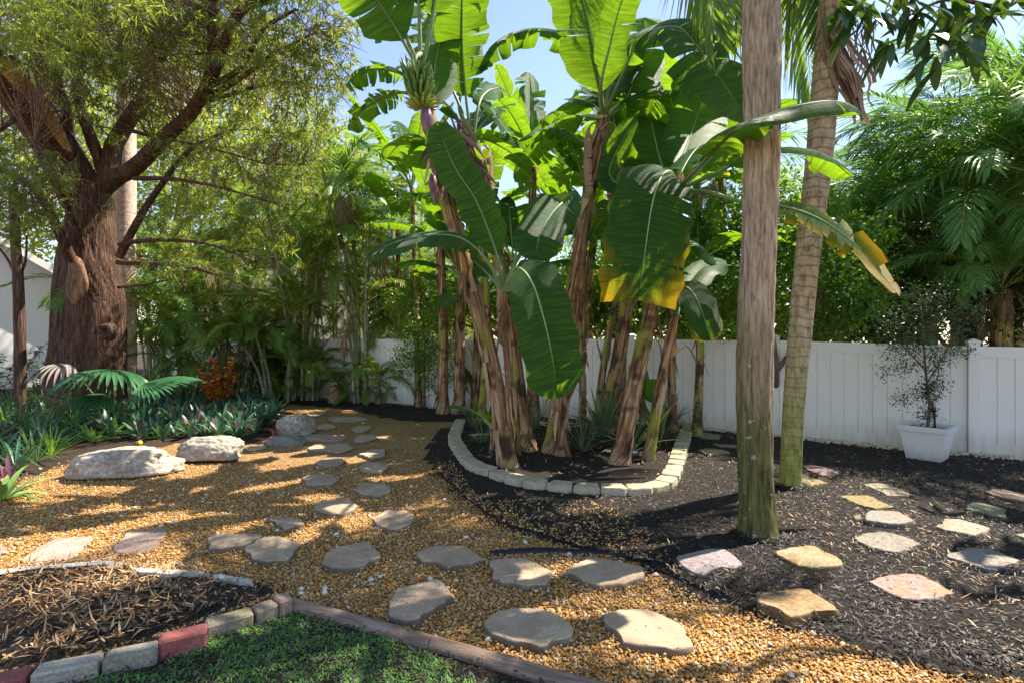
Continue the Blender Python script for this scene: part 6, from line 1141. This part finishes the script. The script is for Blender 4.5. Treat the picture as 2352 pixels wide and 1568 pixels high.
# plant labels, sprinkler, hose
M_lab = NT('plastic_label'); M_lab = M_lab.done(M_lab.bsdf((.75, .77, .8), .4))
for px, py, lb in [(1398, 1052, 'small pale plant tag on a dark stake in the ring'), (1458, 1055, 'second small pale plant tag, right of the first')]:
    b = G(px, py); q = empty('plant_tag', b, lb, 'plant tag'); mb = MB(); box(mb, (b.x, b.y, 0), .008, .008, .10); mb.build('stake', M_blk, q, smooth=False); mb = MB(); box(mb, (b.x, b.y - .008, .09), .06, .004, .03, bev=0); mb.build('card', M_lab, q, smooth=False)
b = G(320, 1022); q = empty('sprinkler', b, 'small black and yellow sprinkler head at the front of the bed', 'sprinkler'); mb = MB(); tube(mb, [b, b + Vector((0, 0, .06)), b + Vector((-.03, 0, .13))], [.03, .035, .025], 10); mb.build('body', M_blk, q); mb = MB(); tube(mb, [b + Vector((.0, -.02, .04)), b + Vector((.05, -.04, .055))], [.035, .03], 10); M_y = NT('yellow_plastic'); mb.build('cap', M_y.done(M_y.bsdf((.7, .42, .02), .4)), q)
M_hs = NT('red_hose'); M_hs = M_hs.done(M_hs.bsdf((.45, .06, .07), .4)); mb = MB(); tube(mb, spline([G(602, 1016, .05), G(618, 1008, .08), G(628, 998, .11), G(627, 990, .13), G(618, 985, .1)], 20), [.018, .018], 8); tag(mb.build('hose', M_hs, origin=G(610, 1012)), 'short curve of red garden hose by the small rocks', 'hose')
# ---------------------------------------------------------------- potted shrub
b = G(2143, 1062); q = empty('planter', b, 'square tapered white planter standing against the fence', 'planter', None); d = b.y
def frust(mb, c, z0, z1, a0, a1, ang, m=0, th=None):
    V = []
    for z, a_ in ((z0, a0), (z1, a1)):
        for sx, sy in ((-1, -1), (1, -1), (1, 1), (-1, 1)): X, Y = sx * a_, sy * a_; V.append((c[0] + X * math.cos(ang) - Y * math.sin(ang), c[1] + X * math.sin(ang) + Y * math.cos(ang), z))
    mb.add(V, [(i, (i + 1) % 4, 4 + (i + 1) % 4, 4 + i) for i in range(4)], m)
t = NT('planter_white'); z = t.N('SeparateXYZ'); t.L(t.coord(world=True), z.inputs[0]); n1 = t.noise(t.coord((1, 1, .25), world=True), 14, 4, .6); k = t.mapr(t.math('ADD', z.outputs[2], t.math('MULTIPLY', n1, .25)), .08, .34, .85, 0); M_pot = t.done(t.bsdf(t.mix(k, (.74, .73, .72), (.32, .29, .26)), .6, .3))
pa = math.radians(38); pc = (b.x + .02, b.y + .12)
mb = MB(); frust(mb, pc, 0, .43, .178, .244, pa); mb.build('pot', M_pot, q, smooth=False); mb = MB(); frust(mb, pc, .41, .475, .264, .271, pa); frust(mb, pc, .475, .4751, .271, .232, pa); frust(mb, pc, .475, .38, .232, .228, pa); mb.build('rim', M_pot, q, smooth=False)
mb = MB(); frust(mb, pc, .42, .4201, .230, .001, pa); mb.build('soil', M_soil, q, smooth=False)
ps = (pc[0], pc[1], .4); dd = pc[1]
sh = empty('potted_shrub', ps, 'airy small-leaved shrub with a thin bent trunk growing in the white planter', 'shrub'); mb = MB(); br = []
for pth, r_ in [([ps, P(2135, 930, dd), P(2128, 870, dd), P(2122, 800, dd), P(2115, 700, dd)], .02), ([P(2128, 880, dd), P(2160, 830, dd), P(2200, 760, dd), P(2250, 700, dd)], .010), ([P(2125, 850, dd), P(2080, 800, dd), P(2040, 760, dd), P(2010, 720, dd)], .010), ([P(2130, 900, dd), P(2155, 860, dd - .1), P(2150, 800, dd - .1)], .008), ([P(2122, 830, dd), P(2090, 840, dd), P(2030, 852, dd)], .006), ([P(2128, 860, dd), P(2175, 815, dd), P(2240, 800, dd)], .006), ([P(2130, 915, dd), P(2100, 905, dd), P(2047, 912, dd)], .004), ([P(2120, 800, dd), P(2150, 720, dd), P(2160, 650, dd)], .008)]:
    s_ = spline(pth, 24); tube(mb, s_, [r_, r_ * .35], 7); br += [tuple(a) for a in s_[6:]]
C = np.concatenate([blobs([B3(2110, 790, dd, .42), B3(2060, 800, dd, .28), B3(2170, 770, dd, .32), B3(2120, 700, dd, .38), B3(2200, 720, dd, .25), B3(2050, 740, dd, .25), B3(2030, 850, dd, .12)], 300), np.array(br)[rng.integers(0, len(br), 170)] + rng.standard_normal((170, 3)) * .04, blobs([B3(2128, 900, dd, .13), B3(2128, 950, dd, .10), B3(2150, 880, dd, .10)], 90)])
sticks(mb, br, C[:170], .004, .0015, n=5, sides=3); mb.build('trunk', M_twig, sh); mb = MB(); leafcloud(mb, C, 11, .034, .018, .05); mb.build('foliage', leafmat('tiny_dark_leaf', (.02, .06, .03), (.06, .12, .05), (.15, .25, .05), .3, .4), sh)
mb = MB(); tube(mb, [P(2148, 968, dd - .1) + Vector((0, 0, -.2)), P(2146, 950, dd - .1), P(2140, 920, dd - .1)], [.012, .014, .008], 8); box(mb, (*P(2144, 946, dd - .12).xy, P(2144, 946, dd - .12).z), .05, .03, .06); tag(mb.build('garden_stake', M_blk, origin=P(2146, 960, dd - .1)), 'black stake with a small box stuck in the white planter', 'stake')
# ---------------------------------------------------------------- mango tree, mostly outside the view at right
M_mg = leafmat('mango_leaf', (.012, .05, .022), (.04, .10, .028), (.22, .40, .03), .22, .3, .5)
mg = empty('mango_tree', (6.3, 2.6, 0), 'dark glossy long-leaved branch of a tree hanging in at the top right', 'tree'); mb = MB(); s1 = []
for pth, r_ in [([(6.3, 2.6, -.1), (6.2, 2.6, 2), (6.0, 2.7, 3.6), (5.4, 3.0, 4.6)], .2), ([(5.9, 2.8, 4.0), P(2480, -40, 3.9), P(2300, 20, 3.5), P(2200, 60, 3.3), P(2150, 80, 3.2)], .035), ([P(2480, -40, 3.9), P(2200, -60, 3.6), P(2020, -20, 3.4), P(1960, 30, 3.4)], .025), ([P(2300, 20, 3.5), P(2180, 0, 3.5), P(2080, 40, 3.3)], .015), ([(5.6, 2.9, 4.5), (4.6, 3, 5.4), (3.4, 3.4, 5.8)], .08)]:
    s_ = spline(pth, 30); tube(mb, s_, [r_, r_ * .4], 10); s1.append(s_)
mb.build('trunk', M_bark, mg); mb = MB()
def whorl(c, n, L, W, drop=.5):
    for _ in range(n):
        a = R.random() * 6.28; blade(mb, Vector(c) + Vector((R.gauss(0, .03), R.gauss(0, .03), R.gauss(0, .03))), (math.cos(a), math.sin(a), R.uniform(-1.4, .1) - drop * .4), L * R.uniform(.6, 1.15), W * R.uniform(.75, 1.1), (0, 0, 1), R.uniform(.3, 1.2), 7, R.uniform(.1, .3), 0, None, lambda t: max(.03, math.sin(math.pi * min(1, .06 + .92 * t)) ** .8))
for px, py, d_ in [(1935, 20, 3.4), (1965, 60, 3.4), (1990, 10, 3.3), (2030, 40, 3.4), (2040, 90, 3.2), (2075, 30, 3.4), (2120, 20, 3.3), (2110, 80, 3.2), (2150, 70, 3.1), (2150, 130, 3.1), (2190, 40, 3.2), (2200, 100, 3.1), (2240, 60, 3.2), (2250, 10, 3.3), (2290, 30, 3.3), (2170, 10, 3.5), (2320, -10, 3.4), (1950, -20, 3.5), (2060, -30, 3.5), (2350, 0, 3.5), (2215, 20, 3.6), (2100, -10, 3.6)]: whorl(P(px, py, d_), 7, .24, .058)
for c in blobs([(7.2, 4.8, 5.0, 1.3), (8.4, 5.4, 5.6, 1.2), (6.6, 2.2, 5.2, 1.4), (6, 1.2, 5.4, 1.4), (7.2, 4, 5.5, 1.4)], 240): whorl(c, 8, .30, .08)  # unseen crown leaves, placed to shade the right mulch bed
mb.build('foliage', M_mg, mg)
